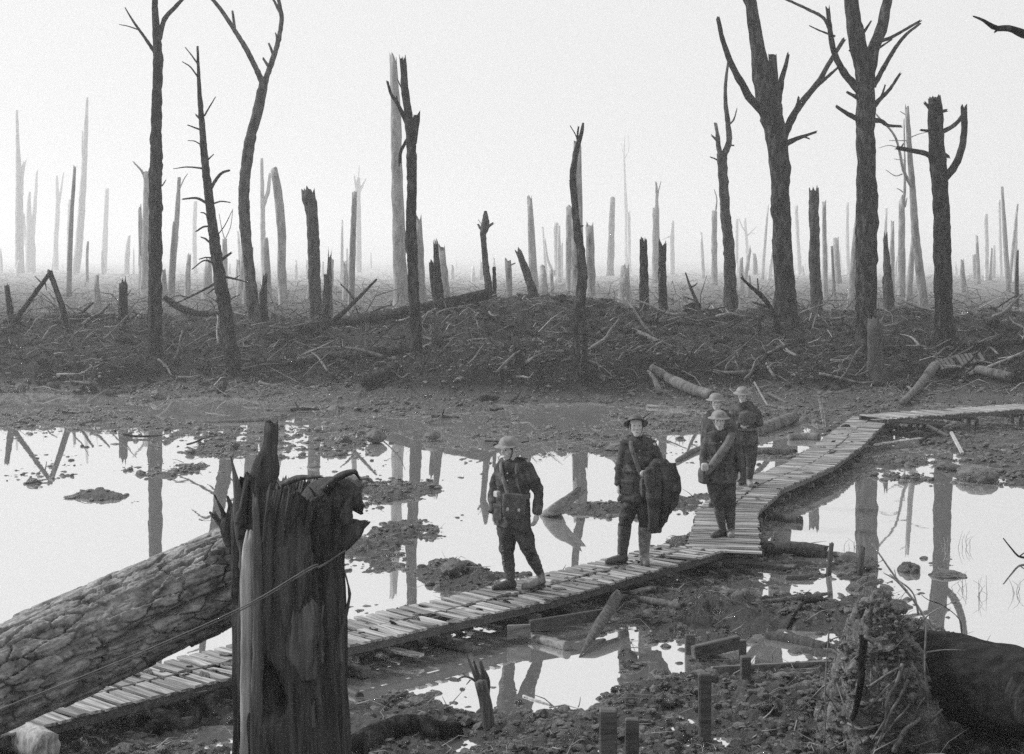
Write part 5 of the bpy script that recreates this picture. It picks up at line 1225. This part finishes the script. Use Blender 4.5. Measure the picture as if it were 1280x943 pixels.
# pit bank under the trunk
# ---------------------------------------------------------------- the five soldiers
def fuse(parts, voxel, smooth=4, wrinkle=None, deci=None):
    v, f = join(parts)
    me = mesh_from('tmp', v, f); o = bpy.data.objects.new('tmp', me); col.objects.link(o)
    m_ = o.modifiers.new('r', 'REMESH'); m_.mode = 'VOXEL'; m_.voxel_size = voxel; m_.adaptivity = 0
    if smooth: s_ = o.modifiers.new('s', 'SMOOTH'); s_.factor = .5; s_.iterations = smooth
    if deci: d_ = o.modifiers.new('d', 'DECIMATE'); d_.ratio = deci
    dg = bpy.context.evaluated_depsgraph_get(); dg.update()
    ev = o.evaluated_get(dg); em = ev.to_mesh()
    n = len(em.vertices); co = np.empty(n * 3); em.vertices.foreach_get('co', co); co = co.reshape(-1, 3)
    no = np.empty(n * 3); em.vertices.foreach_get('normal', no); no = no.reshape(-1, 3)
    fs = [tuple(p.vertices) for p in em.polygons]
    ev.to_mesh_clear(); bpy.data.objects.remove(o); bpy.data.meshes.remove(me)
    if wrinkle: co = co + no * wrinkle(co)[:, None]
    return co, fs

def ell(c, r, B=None, sub=2, p=1.0, nz=0, sd=0):
    v, f = ico(sub); v = v.copy()
    if p != 1.0: v = np.sign(v) * np.abs(v) ** p; 
    if nz: v = v * (1 + nz * fbm(v[:, 0] * 2 + sd, v[:, 1] * 2, v[:, 2] * 2, 3, s=sd))[:, None]
    v = v * np.array(r)
    if B is not None: v = v @ np.array(B).T
    return v + np.array(c), f

def loft(rings, n=28, yaw=0, fold=None, cap=True):
    """rings (centre, rx, ry)"""
    fv = np.array([-math.sin(yaw), -math.cos(yaw), 0]); sv = np.array([math.cos(yaw), -math.sin(yaw), 0])
    a = np.linspace(0, 2 * np.pi, n, endpoint=False)
    C = np.array([list(r[0]) + [r[1], r[2]] for r in rings], float)
    C = catmull(C, max(len(rings) * 5, 12))
    V = []
    for k, c in enumerate(C):
        rx, ry = c[3], c[4]; s_ = 1
        if fold is not None: s_ = 1 + fold(a, k / (len(C) - 1))
        V.append(c[:3] + (sv[None] * (rx * np.sin(a) * s_)[:, None]) + (fv[None] * (ry * np.cos(a) * s_)[:, None]))
    m_ = len(V); V = np.vstack(V + [C[0:1, :3], C[-1:, :3]])
    Fc = []
    for i in range(m_ - 1):
        for k in range(n): Fc.append((i * n + k, i * n + (k + 1) % n, (i + 1) * n + (k + 1) % n, (i + 1) * n + k))
    for k in range(n): Fc.append(((k + 1) % n, k, m_ * n)); Fc.append(((m_ - 1) * n + k, (m_ - 1) * n + (k + 1) % n, m_ * n + 1))
    return V, Fc

def ribbon(P, Nn, w_, th):
    P = np.asarray(P, float); Nn = np.asarray(Nn, float)
    C = catmull(np.hstack([P, Nn]), max(16, len(P) * 5)); P, Nn = C[:, :3], C[:, 3:]
    Nn = Nn / np.linalg.norm(Nn, axis=1)[:, None]
    T = np.gradient(P, axis=0); T /= np.linalg.norm(T, axis=1)[:, None]
    S = np.cross(T, Nn); S /= np.linalg.norm(S, axis=1)[:, None]
    w_ = np.broadcast_to(w_, (len(P),)) / 2
    V = np.stack([P - S * w_[:, None], P + S * w_[:, None], P + S * w_[:, None] * .96 + Nn * th, P - S * w_[:, None] * .96 + Nn * th], 1).reshape(-1, 3)
    Fc = []
    for i in range(len(P) - 1):
        for k in range(4): Fc.append((i * 4 + k, (i + 1) * 4 + k, (i + 1) * 4 + (k + 1) % 4, i * 4 + (k + 1) % 4))
    n = (len(P) - 1) * 4
    Fc += [(0, 1, 2, 3), (n + 3, n + 2, n + 1, n)]
    return V, Fc

def rotm(yaw, pitch=0, roll=0):
    """head frame: face looks along -Y turned by yaw (positive = to the left of the picture), pitch>0 looks down"""
    cy, sy = math.cos(yaw), math.sin(yaw)
    Z = np.array([[cy, -sy, 0], [-sy, -cy, 0], [0, 0, 1]])      # columns later
    sv = np.array([cy, -sy, 0]); bk = np.array([sy, cy, 0]); up = np.array([0, 0, 1.0])
    cp, sp = math.cos(pitch), math.sin(pitch)
    bk2 = bk * cp + up * sp; up2 = up * cp - bk * sp
    cr, sr = math.cos(roll), math.sin(roll)
    sv2 = sv * cr + up2 * sr; up3 = up2 * cr - sv * sr
    return np.column_stack([sv2, bk2, up3])

def head_parts(c, B):
    rings = [(-.118, .02, .024, -.062), (-.108, .034, .04, -.05), (-.085, .048, .062, -.03), (-.05, .060, .080, -.012), (-.01, .068, .088, -.003), (.03, .074, .094, 0), (.065, .073, .093, .003), (.095, .058, .075, .006), (.116, .02, .03, .01)]
    n = 24; a = np.linspace(0, 2 * np.pi, n, endpoint=False)
    C = catmull(np.array(rings), 26); V = []
    for z, rx, ry, yc in C: V.append(np.column_stack([rx * np.sin(a), yc - ry * np.cos(a), 0 * a + z]))
    m_ = len(V); V = np.vstack(V + [[[0, C[0][3], C[0][0]]], [[0, C[-1][3], C[-1][0]]]])
    Fc = []
    for i in range(m_ - 1):
        for k in range(n): Fc.append((i * n + k, i * n + (k + 1) % n, (i + 1) * n + (k + 1) % n, (i + 1) * n + k))
    for k in range(n): Fc.append(((k + 1) % n, k, m_ * n)); Fc.append(((m_ - 1) * n + k, (m_ - 1) * n + (k + 1) % n, m_ * n + 1))
    parts = [(V, Fc)]
    parts.append(tube([(0, -.086, .028), (0, -.101, .002), (0, -.112, -.022)], [.008, .0105, .0145], 10, 8))
    for s_ in (-1, 1):
        parts.append(ell((s_ * .011, -.1, -.026), (.0085, .011, .008)))
        parts.append(tube([(s_ * .012, -.091, .034), (s_ * .032, -.088, .04), (s_ * .052, -.072, .032)], [.0095, .010, .008], 8, 8))
        parts.append(ell((s_ * .04, -.066, -.02), (.022, .018, .02)))
        parts.append(ell((s_ * .074, .006, -.002), (.009, .02, .032)))
    parts.append(tube([(-.026, -.078, -.058), (0, -.089, -.056), (.026, -.078, -.058)], [.006, .009, .006], 8, 10))
    parts.append(tube([(-.022, -.076, -.072), (0, -.087, -.074), (.022, -.076, -.072)], [.006, .010, .006], 8, 10))
    parts.append(ell((0, -.078, -.1), (.024, .018, .018)))
    return [(np.asarray(v) @ B.T + c, f) for v, f in parts]

def hand_parts(wr, d_, pn, side, curl=.5):
    """wr wrist, d_ direction of the fingers, pn palm normal (palm side), side = +1/-1 thumb side"""
    d_ = d_ / np.linalg.norm(d_); pn = pn - d_ * np.dot(pn, d_); pn /= np.linalg.norm(pn); t_ = np.cross(d_, pn) * side
    parts = [tube([wr - d_ * .03, wr + d_ * .02, wr + d_ * .06, wr + d_ * .095], [.028, .034, .042, .036], 14, 10)]
    v, f = parts[0]; q = np.asarray(v) - wr; q = q - np.outer(q @ pn, pn) * .5; parts[0] = (q + wr, f)
    for k, (off, L_) in enumerate(((.032, .072), (.011, .082), (-.011, .076), (-.031, .06))):
        p = wr + d_ * .088 + t_ * off; dd = d_.copy(); P = [p - d_ * .02, p]
        for s_ in (.45, .3, .25):
            dd = dd * math.cos(curl * .8) + pn * math.sin(curl * .8); dd /= np.linalg.norm(dd); p = p + dd * L_ * s_; P.append(p)
        parts.append(tube(P, [.0095, .0095, .009, .0085, .007], 8, 12))
    p = wr + d_ * .03 + t_ * .034
    parts.append(tube([p, p + d_ * .03 + t_ * .02 + pn * .01, p + d_ * .062 + t_ * .018 + pn * .025], [.013, .011, .0085], 8, 9))
    return parts

def soldier(label, Y, J, rings, yaw=0, head=(0, 0, 0), hel=(0, 0), boots='leather', pale=(), tall=False, curl=.5, seed=0, group='soldiers on the boardwalk', tunic='khaki', holds=None):
    W = lambda k: at(J[k][0], J[k][1], Y + (J[k][2] if len(J[k]) > 2 else 0))
    s_m = Y / F
    fx = (J['toeL'][0] + J['toeR'][0]) / 2
    base = at(fx, HOR + (CAM_H - BZ) * F / Y, Y); base[2] = BZ
    root = empty('person', base, label, 'person', group)
    fv = np.array([-math.sin(yaw), -math.cos(yaw), 0]); sv = np.array([math.cos(yaw), -math.sin(yaw), 0])
    RG = [(at(r[0], r[1], Y + (r[4] if len(r) > 4 else 0)), r[2], r[3]) for r in rings]
    def tp(py, ang, off=0.0):
        """point and normal on the tunic at photo row py, angle from the front (positive to the wearer's side at picture right)"""
        ys = [r[1] for r in rings]; k = int(np.clip(np.searchsorted(ys, py) - 1, 0, len(ys) - 2)); u_ = (py - ys[k]) / (ys[k + 1] - ys[k])
        c = RG[k][0] * (1 - u_) + RG[k + 1][0] * u_; rx = RG[k][1] * (1 - u_) + RG[k + 1][1] * u_ + off; ry = RG[k][2] * (1 - u_) + RG[k + 1][2] * u_ + off
        n = sv * math.sin(ang) / rx + fv * math.cos(ang) / ry; n /= np.linalg.norm(n)
        return c + sv * rx * math.sin(ang) + fv * ry * math.cos(ang), n
    neck = W('neck'); hc = W('head'); B = rotm(*head)
    # --- bare body, one continuous surface
    Jw = {k: W(k) for k in J}
    body = [loft([(r[0], r[1] * .85, r[2] * .85) for r in RG], 20, yaw)]
    body += head_parts(hc, B)
    body.append(tube([neck - [0, 0, .06], neck, hc + B @ np.array([0, .02, -.05])], [.062, .056, .056], 14, 8))
    for s_ in 'LR':
        body.append(tube([Jw['sh' + s_], Jw['el' + s_]], [.052, .042], 10, 10)); body.append(tube([Jw['el' + s_], Jw['wr' + s_]], [.042, .028], 10, 10))
        if 'hd' + s_ in Jw:
            hd = Jw['hd' + s_] - Jw['wr' + s_]
            inward = sv * (1 if s_ == 'L' else -1)
            body += hand_parts(Jw['wr' + s_], hd, inward * .9 - fv * .2, (1 if s_ == 'L' else -1) * (-1), curl)
        body.append(tube([Jw['hip' + s_], Jw['kn' + s_]], [.085, .055], 12, 10)); body.append(tube([Jw['kn' + s_], Jw['an' + s_]], [.055, .038], 12, 10))
    obj('body', fuse(body, .0085, 3, deci=.55), 'skin', root)
    for s_ in (-1, 1):
        obj('eye', ell(hc + B @ np.array([s_ * .031, -.0835, .017]), (.013, .006, .0065), B), 'dark', root)
    obj('mouth', ell(hc + B @ np.array([0, -.0945, -.065]), (.02, .003, .0022), B), 'dark', root)
    obj('hair', ell(hc + B @ np.array([0, .012, .03]), (.0775, .0965, .082), B, 3, nz=.04), 'hair', root)
    # --- helmet with a wide brim
    prof = [(0.001, .118), (.035, .116), (.068, .104), (.092, .082), (.106, .055), (.111, .036), (.116, .028), (.135, .022), (.156, .014), (.159, .011), (.156, .010), (.135, .017), (.112, .024), (.104, .05), (.088, .078), (.05, .1), (.001, .108)]
    n = 40; a = np.linspace(0, 2 * np.pi, n, endpoint=False)
    HB = rotm(head[0], head[1] + hel[0], head[2] + hel[1])
    V = np.vstack([np.column_stack([r_ * np.cos(a) * .96, r_ * np.sin(a) * 1.06, 0 * a + z_]) for r_, z_ in prof])
    Fc = [(i * n + k, i * n + (k + 1) % n, (i + 1) * n + (k + 1) % n, (i + 1) * n + k) for i in range(len(prof) - 1) for k in range(n)]
    hp = hc + B @ np.array([0, .008, .028])
    hm = obj('helmet', (V @ HB.T + hp, Fc), 'steel_dark' if tall else 'steel', root)
    obj('chin_strap', ribbon([hc + B @ np.array(p) for p in ((-.078, -.01, .04), (-.07, -.03, -.04), (-.035, -.06, -.106), (0, -.068, -.121), (.035, -.06, -.106), (.07, -.03, -.04), (.078, -.01, .04))], [B @ np.array(p) for p in ((-1, 0, 0), (-1, -.3, -.2), (-.6, -.4, -1), (0, -.4, -1), (.6, -.4, -1), (1, -.3, -.2), (1, 0, 0))], .014, .003), 'leather', root)
    # --- tunic
    def wr_(co):
        q = co * 11
        return .010 * fbm(q[:, 0] + seed, q[:, 1], q[:, 2] * .6 + seed * 3, 3, s=seed) + .017 * ridged(q[:, 0] * .7 + q[:, 2] * .55 + seed, q[:, 1] * .7, q[:, 2] * .9 - q[:, 0] * .3, 2, s=seed + 4)
    hemf = lambda a_, t_: .07 * t_ ** 2 * np.sin(a_ * 5 + seed) + .03 * t_ ** 2 * np.sin(a_ * 9 + 1)
    tn = [loft([(r[0], r[1], r[2]) for r in RG], 40, yaw, hemf)]
    for s_ in 'LR':
        sg = 1 if s_ == 'R' else -1
        mid1 = (Jw['sh' + s_] + Jw['el' + s_]) / 2
        tn.append(tube([Jw['sh' + s_] + sv * -sg * .03 + [0, 0, .004], mid1, Jw['el' + s_], Jw['el' + s_] * .45 + Jw['wr' + s_] * .55, Jw['wr' + s_]], [.072, .064, .056, .052, .044], 16, 22))
    tn.append(ell(neck - [0, 0, .045], (.12, .085, .055)))
    obj('tunic', fuse(tn, .0115, 3, wr_), tunic, root)
    obj('collar', tube([neck - [0, 0, .035], neck + [0, 0, .012]], [.082, .072], 20, 5, rough=.05, seed=seed), tunic, root)
    for sg in (-1, 1):
        p0, n0 = tp(rings[1][1] + 1, sg * .5, .012); 
        sh = Jw['shR' if sg > 0 else 'shL']
        a0 = neck * .6 + sh * .4 + [0, 0, .045]; 
        obj('shoulder_strap', ribbon([neck + sv * sg * .06 + [0, 0, .0], a0 + [0, 0, .01], sh + [0, 0, .078]], [(0, 0, 1), (0, 0, 1), sv * sg * .5 + np.array([0, 0, 1])], .045, .007), tunic, root)
    yc, yw, yh = rings[2][1], rings[3][1], rings[-1][1]
    for sg in (-1, 1):      # breast and skirt pockets with flaps
        for (yp, hw, hh) in ((yc + (yw - yc) * .15, .062, .07), (yw + (yh - yw) * .5, .08, .085)):
            p0, n0 = tp(yp, sg * .62, .004); Bn = basis(np.cross([0, 0, 1], n0), n0)
            X = np.cross([0, 0, 1.0], n0); X /= np.linalg.norm(X); Z = np.cross(n0, X); Bm = np.column_stack([X, n0, Z])
            obj('pocket', ell(p0 - Z * .02, (hw, .014, hh), Bm, 2, .4, .05, seed), tunic, root)
            obj('pocket_flap', ell(p0 + Z * (hh * .6), (hw * 1.06, .019, .024), Bm, 2, .4, .05, seed), tunic, root)
    for q in range(4):
        p0, n0 = tp(yc - 4 + q * (yw - yc + 8) / 3.6, 0.02, .012)
        obj('button', ell(p0 + n0 * .006, (.009, .009, .009), None, 1), 'metal', root)
    # --- trousers, puttees, boots
    tr = [loft([(RG[-2][0] + [0, 0, .0], .165, .125), (RG[-1][0] - [0, 0, .02], .17, .125), ((Jw['hipL'] + Jw['hipR']) / 2 - [0, 0, .1], .14, .11)], 24, yaw)]
    for s_ in 'LR':
        h_, k_, a_ = Jw['hip' + s_], Jw['kn' + s_], Jw['an' + s_]
        tr.append(tube([h_ + [0, 0, .06], h_, h_ * .5 + k_ * .5, k_, k_ * .8 + a_ * .2], [.1, .105, .1, .075, .066], 18, 20))
    obj('trousers', fuse(tr, .0115, 3, lambda co: wr_(co) * .9), 'khaki_trouser', root)
    for s_ in 'LR':
        k_, a_ = Jw['kn' + s_], Jw['an' + s_]
        to = Jw['toe' + s_]; fd = to - a_; fd[2] = 0; fl = np.linalg.norm(fd); fd /= max(fl, .01)
        solez = BZ + (J['toe' + s_][3] if len(J['toe' + s_]) > 3 else 0)
        heel = np.array([a_[0], a_[1], solez + .035]) - fd * .055; toe = heel + fd * .285; lift = a_[2] - solez
        pitchup = max(0, lift - .12) * .6
        if tall:
            obj('boot', fuse([tube([k_ * .92 + a_ * .08, k_ * .5 + a_ * .5, a_ + [0, 0, .03], a_ - [0, 0, .03]], [.086, .077, .062, .058], 18, 22),
                              tube([heel + [0, 0, .035], heel + fd * .1 + [0, 0, .03], heel + fd * .2 + [0, 0, .018], toe + [0, 0, .012]], [.052, .054, .05, .036], 14, 14)], .009, 2, lambda co: .005 * fbm(co[:, 0] * 14, co[:, 1] * 14, co[:, 2] * 22, 2)), 'leather_pale' if s_ in pale else 'rubber', root)
        else:
            def pdisp(TH, S, RR): return .006 * np.abs(np.sin((S * 14 + TH / 2) * 1.0 * math.pi / 1.0)) 
            obj('puttee', tube([k_ * .95 + a_ * .05, k_ * .62 + a_ * .38, k_ * .3 + a_ * .7, a_ + (k_ - a_) * .08], [.062, .068, .055, .046], 22, 64, disp=pdisp, rough=.05, seed=seed), 'puttee', root)
            obj('boot', fuse([tube([a_ + (k_ - a_) * .2, a_, a_ * .3 + (heel + [0, 0, .04] + fd * .05) * .7], [.047, .05, .05], 16, 10),
                              tube([heel + [0, 0, .02 + pitchup], heel + fd * .1 + [0, 0, .03 + pitchup * .4], heel + fd * .2 + [0, 0, .012], toe + [0, 0, .008]], [.044, .05, .048, .034], 14, 14)], .009, 2, lambda co: .004 * fbm(co[:, 0] * 20, co[:, 1] * 20, co[:, 2] * 20, 2)), 'leather_pale' if s_ in pale else boots, root)
        obj('boot_sole', tube([heel - [0, 0, .022 - pitchup], heel + fd * .13 - [0, 0, .022 - pitchup * .3], toe - [0, 0, .022 ]], [.042, .046, .032], 12, 12, flat=.3) if False else ell((heel + toe) / 2 - [0, 0, .024 - pitchup * .4], (.155, .05, .014), basis(fd + np.array([0, 0, -pitchup * 2])), 2, .6), 'leather', root)
    return root, tp, Jw, sv, fv, RG

def pouch(root, name, c, sz, n0, mat='bagcloth', roll=0, flap=True, sd=1):
    X = np.cross([0, 0, 1.0], n0); X /= np.linalg.norm(X); Z = np.cross(n0, X)
    X, Z = X * math.cos(roll) + Z * math.sin(roll), Z * math.cos(roll) - X * math.sin(roll)
    Bm = np.column_stack([X, n0, Z])
    b_ = obj(name, ell(c, sz, Bm, 3, .45, .12, sd), mat, root)
    if flap:
        obj('flap', ell(c + Z * sz[2] * .42 + n0 * sz[1] * .18, (sz[0] * 1.04, sz[1] * .95, sz[2] * .62), Bm, 3, .4, .08, sd + 1), mat, b_) if False else obj('bag_flap', ell(c + Z * sz[2] * .42 + n0 * sz[1] * .18, (sz[0] * 1.04, sz[1] * .95, sz[2] * .62), Bm, 3, .4, .08, sd + 1), mat, root)
        for q in (-.5, .5): obj('buckle', ell(c + Z * (-sz[2] * .25) + X * sz[0] * q + n0 * sz[1] * 1.05, (.014, .006, .02), Bm, 1, .5), 'metal', root)
    return b_
def strap(root, tp, pts, w_, mat='webbing', off=.02, th=.008, extra=()):
    P = []; Nn = []
    for py, a in pts:
        p, n = tp(py, a, off); P.append(p); Nn.append(n)
    return obj('strap', ribbon(P, Nn, w_, th), mat, root)

# first man: walking to the left, looking down
J1 = dict(head=(635.5, 561.5, -.02), neck=(639.5, 575), shL=(624.5, 583, .1), shR=(659, 583, -.1), elL=(617.5, 617, .14), wrL=(616.5, 641, .05), hdL=(617.5, 660, 0), elR=(673, 617, -.1), wrR=(671.5, 642, -.16), hdR=(667, 660, -.2),
          hipL=(633, 655, .07), hipR=(650, 655, -.07), knL=(634, 690, .02), knR=(662, 690, -.06), anL=(638.5, 727, .02), anR=(675, 717, .12), toeL=(624, 738, -.05), toeR=(662, 734, .05, .0))
r1 = [(640, 573, .085, .075), (641, 579, .185, .115), (641.5, 594, .195, .14), (642, 618, .178, .135), (641, 637, .2, .155), (641, 657, .212, .165)]
p1, tp1, Jw, sv, fv, RG = soldier('soldier walking at the left with head bowed, haversack slung across his front', 18.05, J1, r1, yaw=.45, head=(.7, .26, 0), hel=(-.14, 0), seed=1, pale=('R',))
strap(p1, tp1, [(577, -.55), (584, -.42), (598, -.22), (612, -.02), (626, .16), (640, .3)], .05)
c, n = tp1(629, .42, .06); pouch(p1, 'haversack', c, (.125, .05, .135), n, 'bagcloth', -.08, sd=2)
strap(p1, tp1, [(577, .6), (586, .5), (600, .55), (614, .75)], .028, off=.018)
strap(p1, tp1, [(619, a) for a in np.linspace(-2.6, 2.6, 11)], .055, off=.012)
c, n = tp1(617, -.75, .035); pouch(p1, 'white_bundle', c, (.05, .03, .035), n, 'metal', flap=False)
# mud lumps down the puttee of his leading leg
for q in range(5):
    obj('mud_splash', ell(at(628.5 + q * .5, 683 + q * 6, 18.0), (.018, .018, .016), None, 1, nz=.4, sd=q), 'clod', p1)

# second man: facing us, helmet pushed back, tall boots, coat over his arm
J2 = dict(head=(795, 534, -.05), neck=(797.5, 547), shL=(782, 554, 0), shR=(815, 554, 0), elL=(775, 583, .05), wrL=(772.5, 606, -.03), hdL=(773.5, 625, -.05), elR=(825.5, 582, -.02), wrR=(815, 592, -.24), hdR=(806, 592, -.3),
          hipL=(789.5, 622), hipR=(806.5, 622), knL=(781.5, 652, -.06), knR=(806.5, 654, -.03), anL=(778, 694, .04), anR=(805, 695, .06), toeL=(762, 704, -.04), toeR=(809, 707, -.2))
r2 = [(797.5, 545, .08, .075), (798.5, 551, .175, .11), (798.5, 566, .185, .135), (796.5, 587, .165, .13), (796, 606, .195, .15), (795.5, 625, .215, .165)]
p2_, tp2, Jw, sv, fv, RG = soldier('soldier facing us in tall boots, helmet pushed back, dark coat over his arm', 19.58, J2, r2, yaw=.05, head=(-.05, -.08, 0), hel=(-.42, 0), seed=2, tall=True, pale=('R',))
strap(p2_, tp2, [(550, -.55), (557, -.5), (572, -.22), (586, .1), (600, .42)], .055)
c, n = tp2(607, .45, .04); pouch(p2_, 'satchel', c, (.07, .045, .12), n, 'bagcloth', flap=False, sd=3)
strap(p2_, tp2, [(588, a) for a in np.linspace(-2.6, 2.6, 11)], .05, 'khaki', off=.012)
Y2 = 19.58
cr = [(at(824, 575, Y2 - .2), .06, .06), (at(826, 580, Y2 - .22), .11, .11), (at(829, 592, Y2 - .24), .155, .13), (at(831, 608, Y2 - .24), .16, .13), (at(830, 622, Y2 - .22), .15, .12), (at(825.5, 638, Y2 - .2), .125, .1), (at(821.5, 652, Y2 - .18), .08, .075), (at(820, 665, Y2 - .18), .05, .045)]
coat = obj('draped_coat', fuse([loft(cr, 40, 0, lambda a_, t_: .2 * np.sin(a_ * 6 + t_ * 3) * min(1, t_ * 2) + .06 * np.sin(a_ * 11 + 2))] + [tube([at(810, 590, Y2 - .34), at(813, 606, Y2 - .36), at(817, 634, Y2 - .34), at(815, 662, Y2 - .3)], [.05, .06, .06, .035], 12, 16)] + [tube([at(x0, 580, Y2 - .3), at(x0 + dx, 612, Y2 - .4), at(x0 + dx * .5 - 2, y1, Y2 - .32)], [.035, .04, .028], 10, 14) for x0, dx, y1 in ((820, 2, 660), (828, 6, 648), (836, 9, 634), (841, 7, 618))], .012, 2,
    lambda co:   .04 * ridged(co[:, 0] * 5 + co[:, 2] * 1.5, co[:, 1] * 6, co[:, 2] * 2.2, 3) + .01 * fbm(co[:, 0] * 14, co[:, 1] * 14, co[:, 2] * 10, 2)), 'coat', p2_)
obj('coat_lining', fuse([tube([at(813, 586, Y2 - .38), at(812, 600, Y2 - .42), at(815, 615, Y2 - .4)], [.055, .06, .045], 12, 12, flat=.7)], .011, 2, lambda co: .015 * ridged(co[:, 0] * 8, co[:, 1] * 8, co[:, 2] * 3, 2)), 'khaki', p2_)

# third man: facing us with a broad rolled sheet across his chest
J3 = dict(head=(899, 526.5, -.04), neck=(900, 538), shL=(886, 546, 0), shR=(915, 546, 0), elL=(879.5, 570, .04), wrL=(880, 587, -.05), hdL=(882.5, 602, -.1), elR=(923, 571, .04), wrR=(924, 590, -.02), hdR=(922, 607, -.05),
          hipL=(893.5, 600), hipR=(909, 600), knL=(898, 629, -.05), knR=(912, 630, -.03), anL=(903, 661, .04), anR=(914, 664, .1), toeL=(888, 669, -.15), toeR=(913, 675, -.15))
r3 = [(900, 536.5, .08, .075), (900.5, 542, .17, .11), (900.5, 555, .185, .14), (900.5, 575, .17, .135), (901, 589, .195, .15), (901, 602, .205, .16)]
p3_, tp3, Jw, sv, fv, RG = soldier('soldier facing us with a broad rolled ground sheet slung across his chest', 21.5, J3, r3, yaw=.08, head=(.0, .05, 0), seed=3, pale=('R',))
P = []; Nn = []
for py, a in ((541, .75), (545, .6), (553, .38), (562, .1), (571, -.2), (581, -.55), (590, -.9)):
    p, n = tp3(py, a, .055); P.append(p); Nn.append(n)
obj('rolled_sheet', tube(P, [.045, .055, .058, .058, .058, .055, .045], 14, 26, rough=.12, seed=5), 'webbing', p3_)
c, n = tp3(594, -1.15, .06); pouch(p3_, 'haversack', c, (.08, .05, .11), n, 'bagcloth', flap=False, sd=4)
obj('mess_tin', ell(at(881, 584, 21.3), (.05, .04, .055), None, 2, .6), 'metal', p3_)
strap(p3_, tp3, [(577, a) for a in np.linspace(-2.6, 2.6, 11)], .05, 'khaki', off=.012)

# fourth man: behind him under a cape
J4 = dict(head=(895, 503.5, 0), neck=(896.5, 514), shL=(884, 521, 0), shR=(911, 521, 0), elL=(882, 545, .04), wrL=(883, 563, -.05), elR=(917, 545, .04), wrR=(919, 564, -.02), hdL=(884, 575, -.05), hdR=(920, 577, -.05),
          hipL=(891, 573), hipR=(905, 573), knL=(892, 600, -.05), knR=(908, 600, -.03), anL=(893, 622, .04), anR=(912, 623, .1), toeL=(890, 630, -.1), toeR=(917, 631, -.1))
r4 = [(896.5, 512.5, .08, .075), (897, 517.5, .17, .11), (897.5, 529, .185, .14), (898, 547, .17, .135), (898, 560, .19, .15), (898, 574, .2, .16)]
p4_, tp4, Jw, sv, fv, RG = soldier('soldier mostly hidden behind the third man, wrapped in a long dark cape', 24.35, J4, r4, yaw=.0, head=(.0, .05, 0), seed=4)
Y4 = 24.35
cr = [(at(896.5, 513, Y4), .1, .1), (at(897, 517.5, Y4), .19, .15), (at(898, 526, Y4), .25, .2), (at(899.5, 545, Y4), .285, .23), (at(902, 570, Y4), .315, .25), (at(904, 600, Y4), .33, .26)]
obj('cape', fuse([loft(cr, 48, 0, lambda a_, t_: .05 * t_ * np.sin(a_ * 9 + 2) + .03 * t_ * np.sin(a_ * 15))], .014, 2, lambda co: .012 * ridged(co[:, 0] * 6, co[:, 1] * 6, co[:, 2] * 1.2, 2)), 'khaki', p4_)

# fifth man: last in the file, hands busy at his chest
J5 = dict(head=(928, 494.5, 0), neck=(930, 504), shL=(919, 510, .03), shR=(944.5, 510, -.03), elL=(916.5, 529, .04), wrL=(925, 532, -.22), hdL=(935, 530, -.28), elR=(949.5, 530, .0), wrR=(943, 521, -.25), hdR=(935, 517, -.3),
          hipL=(925.5, 553, .03), hipR=(938.5, 553, -.03), knL=(931, 578, .1), knR=(939, 577, -.05), anL=(931, 597, .3), anR=(936.5, 601, .05), toeL=(928, 604, .2), toeR=(938, 609, -.15))
r5 = [(930, 502.5, .08, .075), (931, 507.5, .17, .11), (931.5, 518, .185, .14), (932, 534, .17, .135), (932, 545, .19, .15), (932, 556, .2, .16)]
p5_, tp5, Jw, sv, fv, RG = soldier('rearmost soldier on the boardwalk, holding something against his chest with both hands', 26.4, J5, r5, yaw=.1, head=(.2, .15, 0), seed=5, pale=('R',))
c = at(934, 523, 26.4 - .3)
obj('held_bundle', ell(c, (.13, .08, .12), None, 3, .7, .2, 3), 'bagcloth', p5_)
strap(p5_, tp5, [(536, a) for a in np.linspace(-2.6, 2.6, 11)], .05, 'webbing', off=.012)
# ---------------------------------------------------------------- haze
m = bpy.data.materials.new('haze_air'); m.use_nodes = True
t = m.node_tree
t.nodes.remove(t.nodes['Principled BSDF'])
v = N(t, 'ShaderNodeVolumePrincipled')
v.inputs['Color'].default_value = g(0.98)
v.inputs['Density'].default_value = 0.0013
v.inputs['Anisotropy'].default_value = 0.45
t.links.new(v.outputs[0], t.nodes['Material Output'].inputs['Volume'])
M['haze'] = m
hv, hf = np.array([(x, y, z) for x in (-2600, 2600) for y in (-30, 3450) for z in (-3, 60)], float), [(0, 1, 3, 2), (4, 6, 7, 5), (0, 4, 5, 1), (2, 3, 7, 6), (0, 2, 6, 4), (1, 5, 7, 3)]
obj('haze', (hv, hf), 'haze', kind='stuff', smooth=False, label='thin mist hanging over the shelled wood')
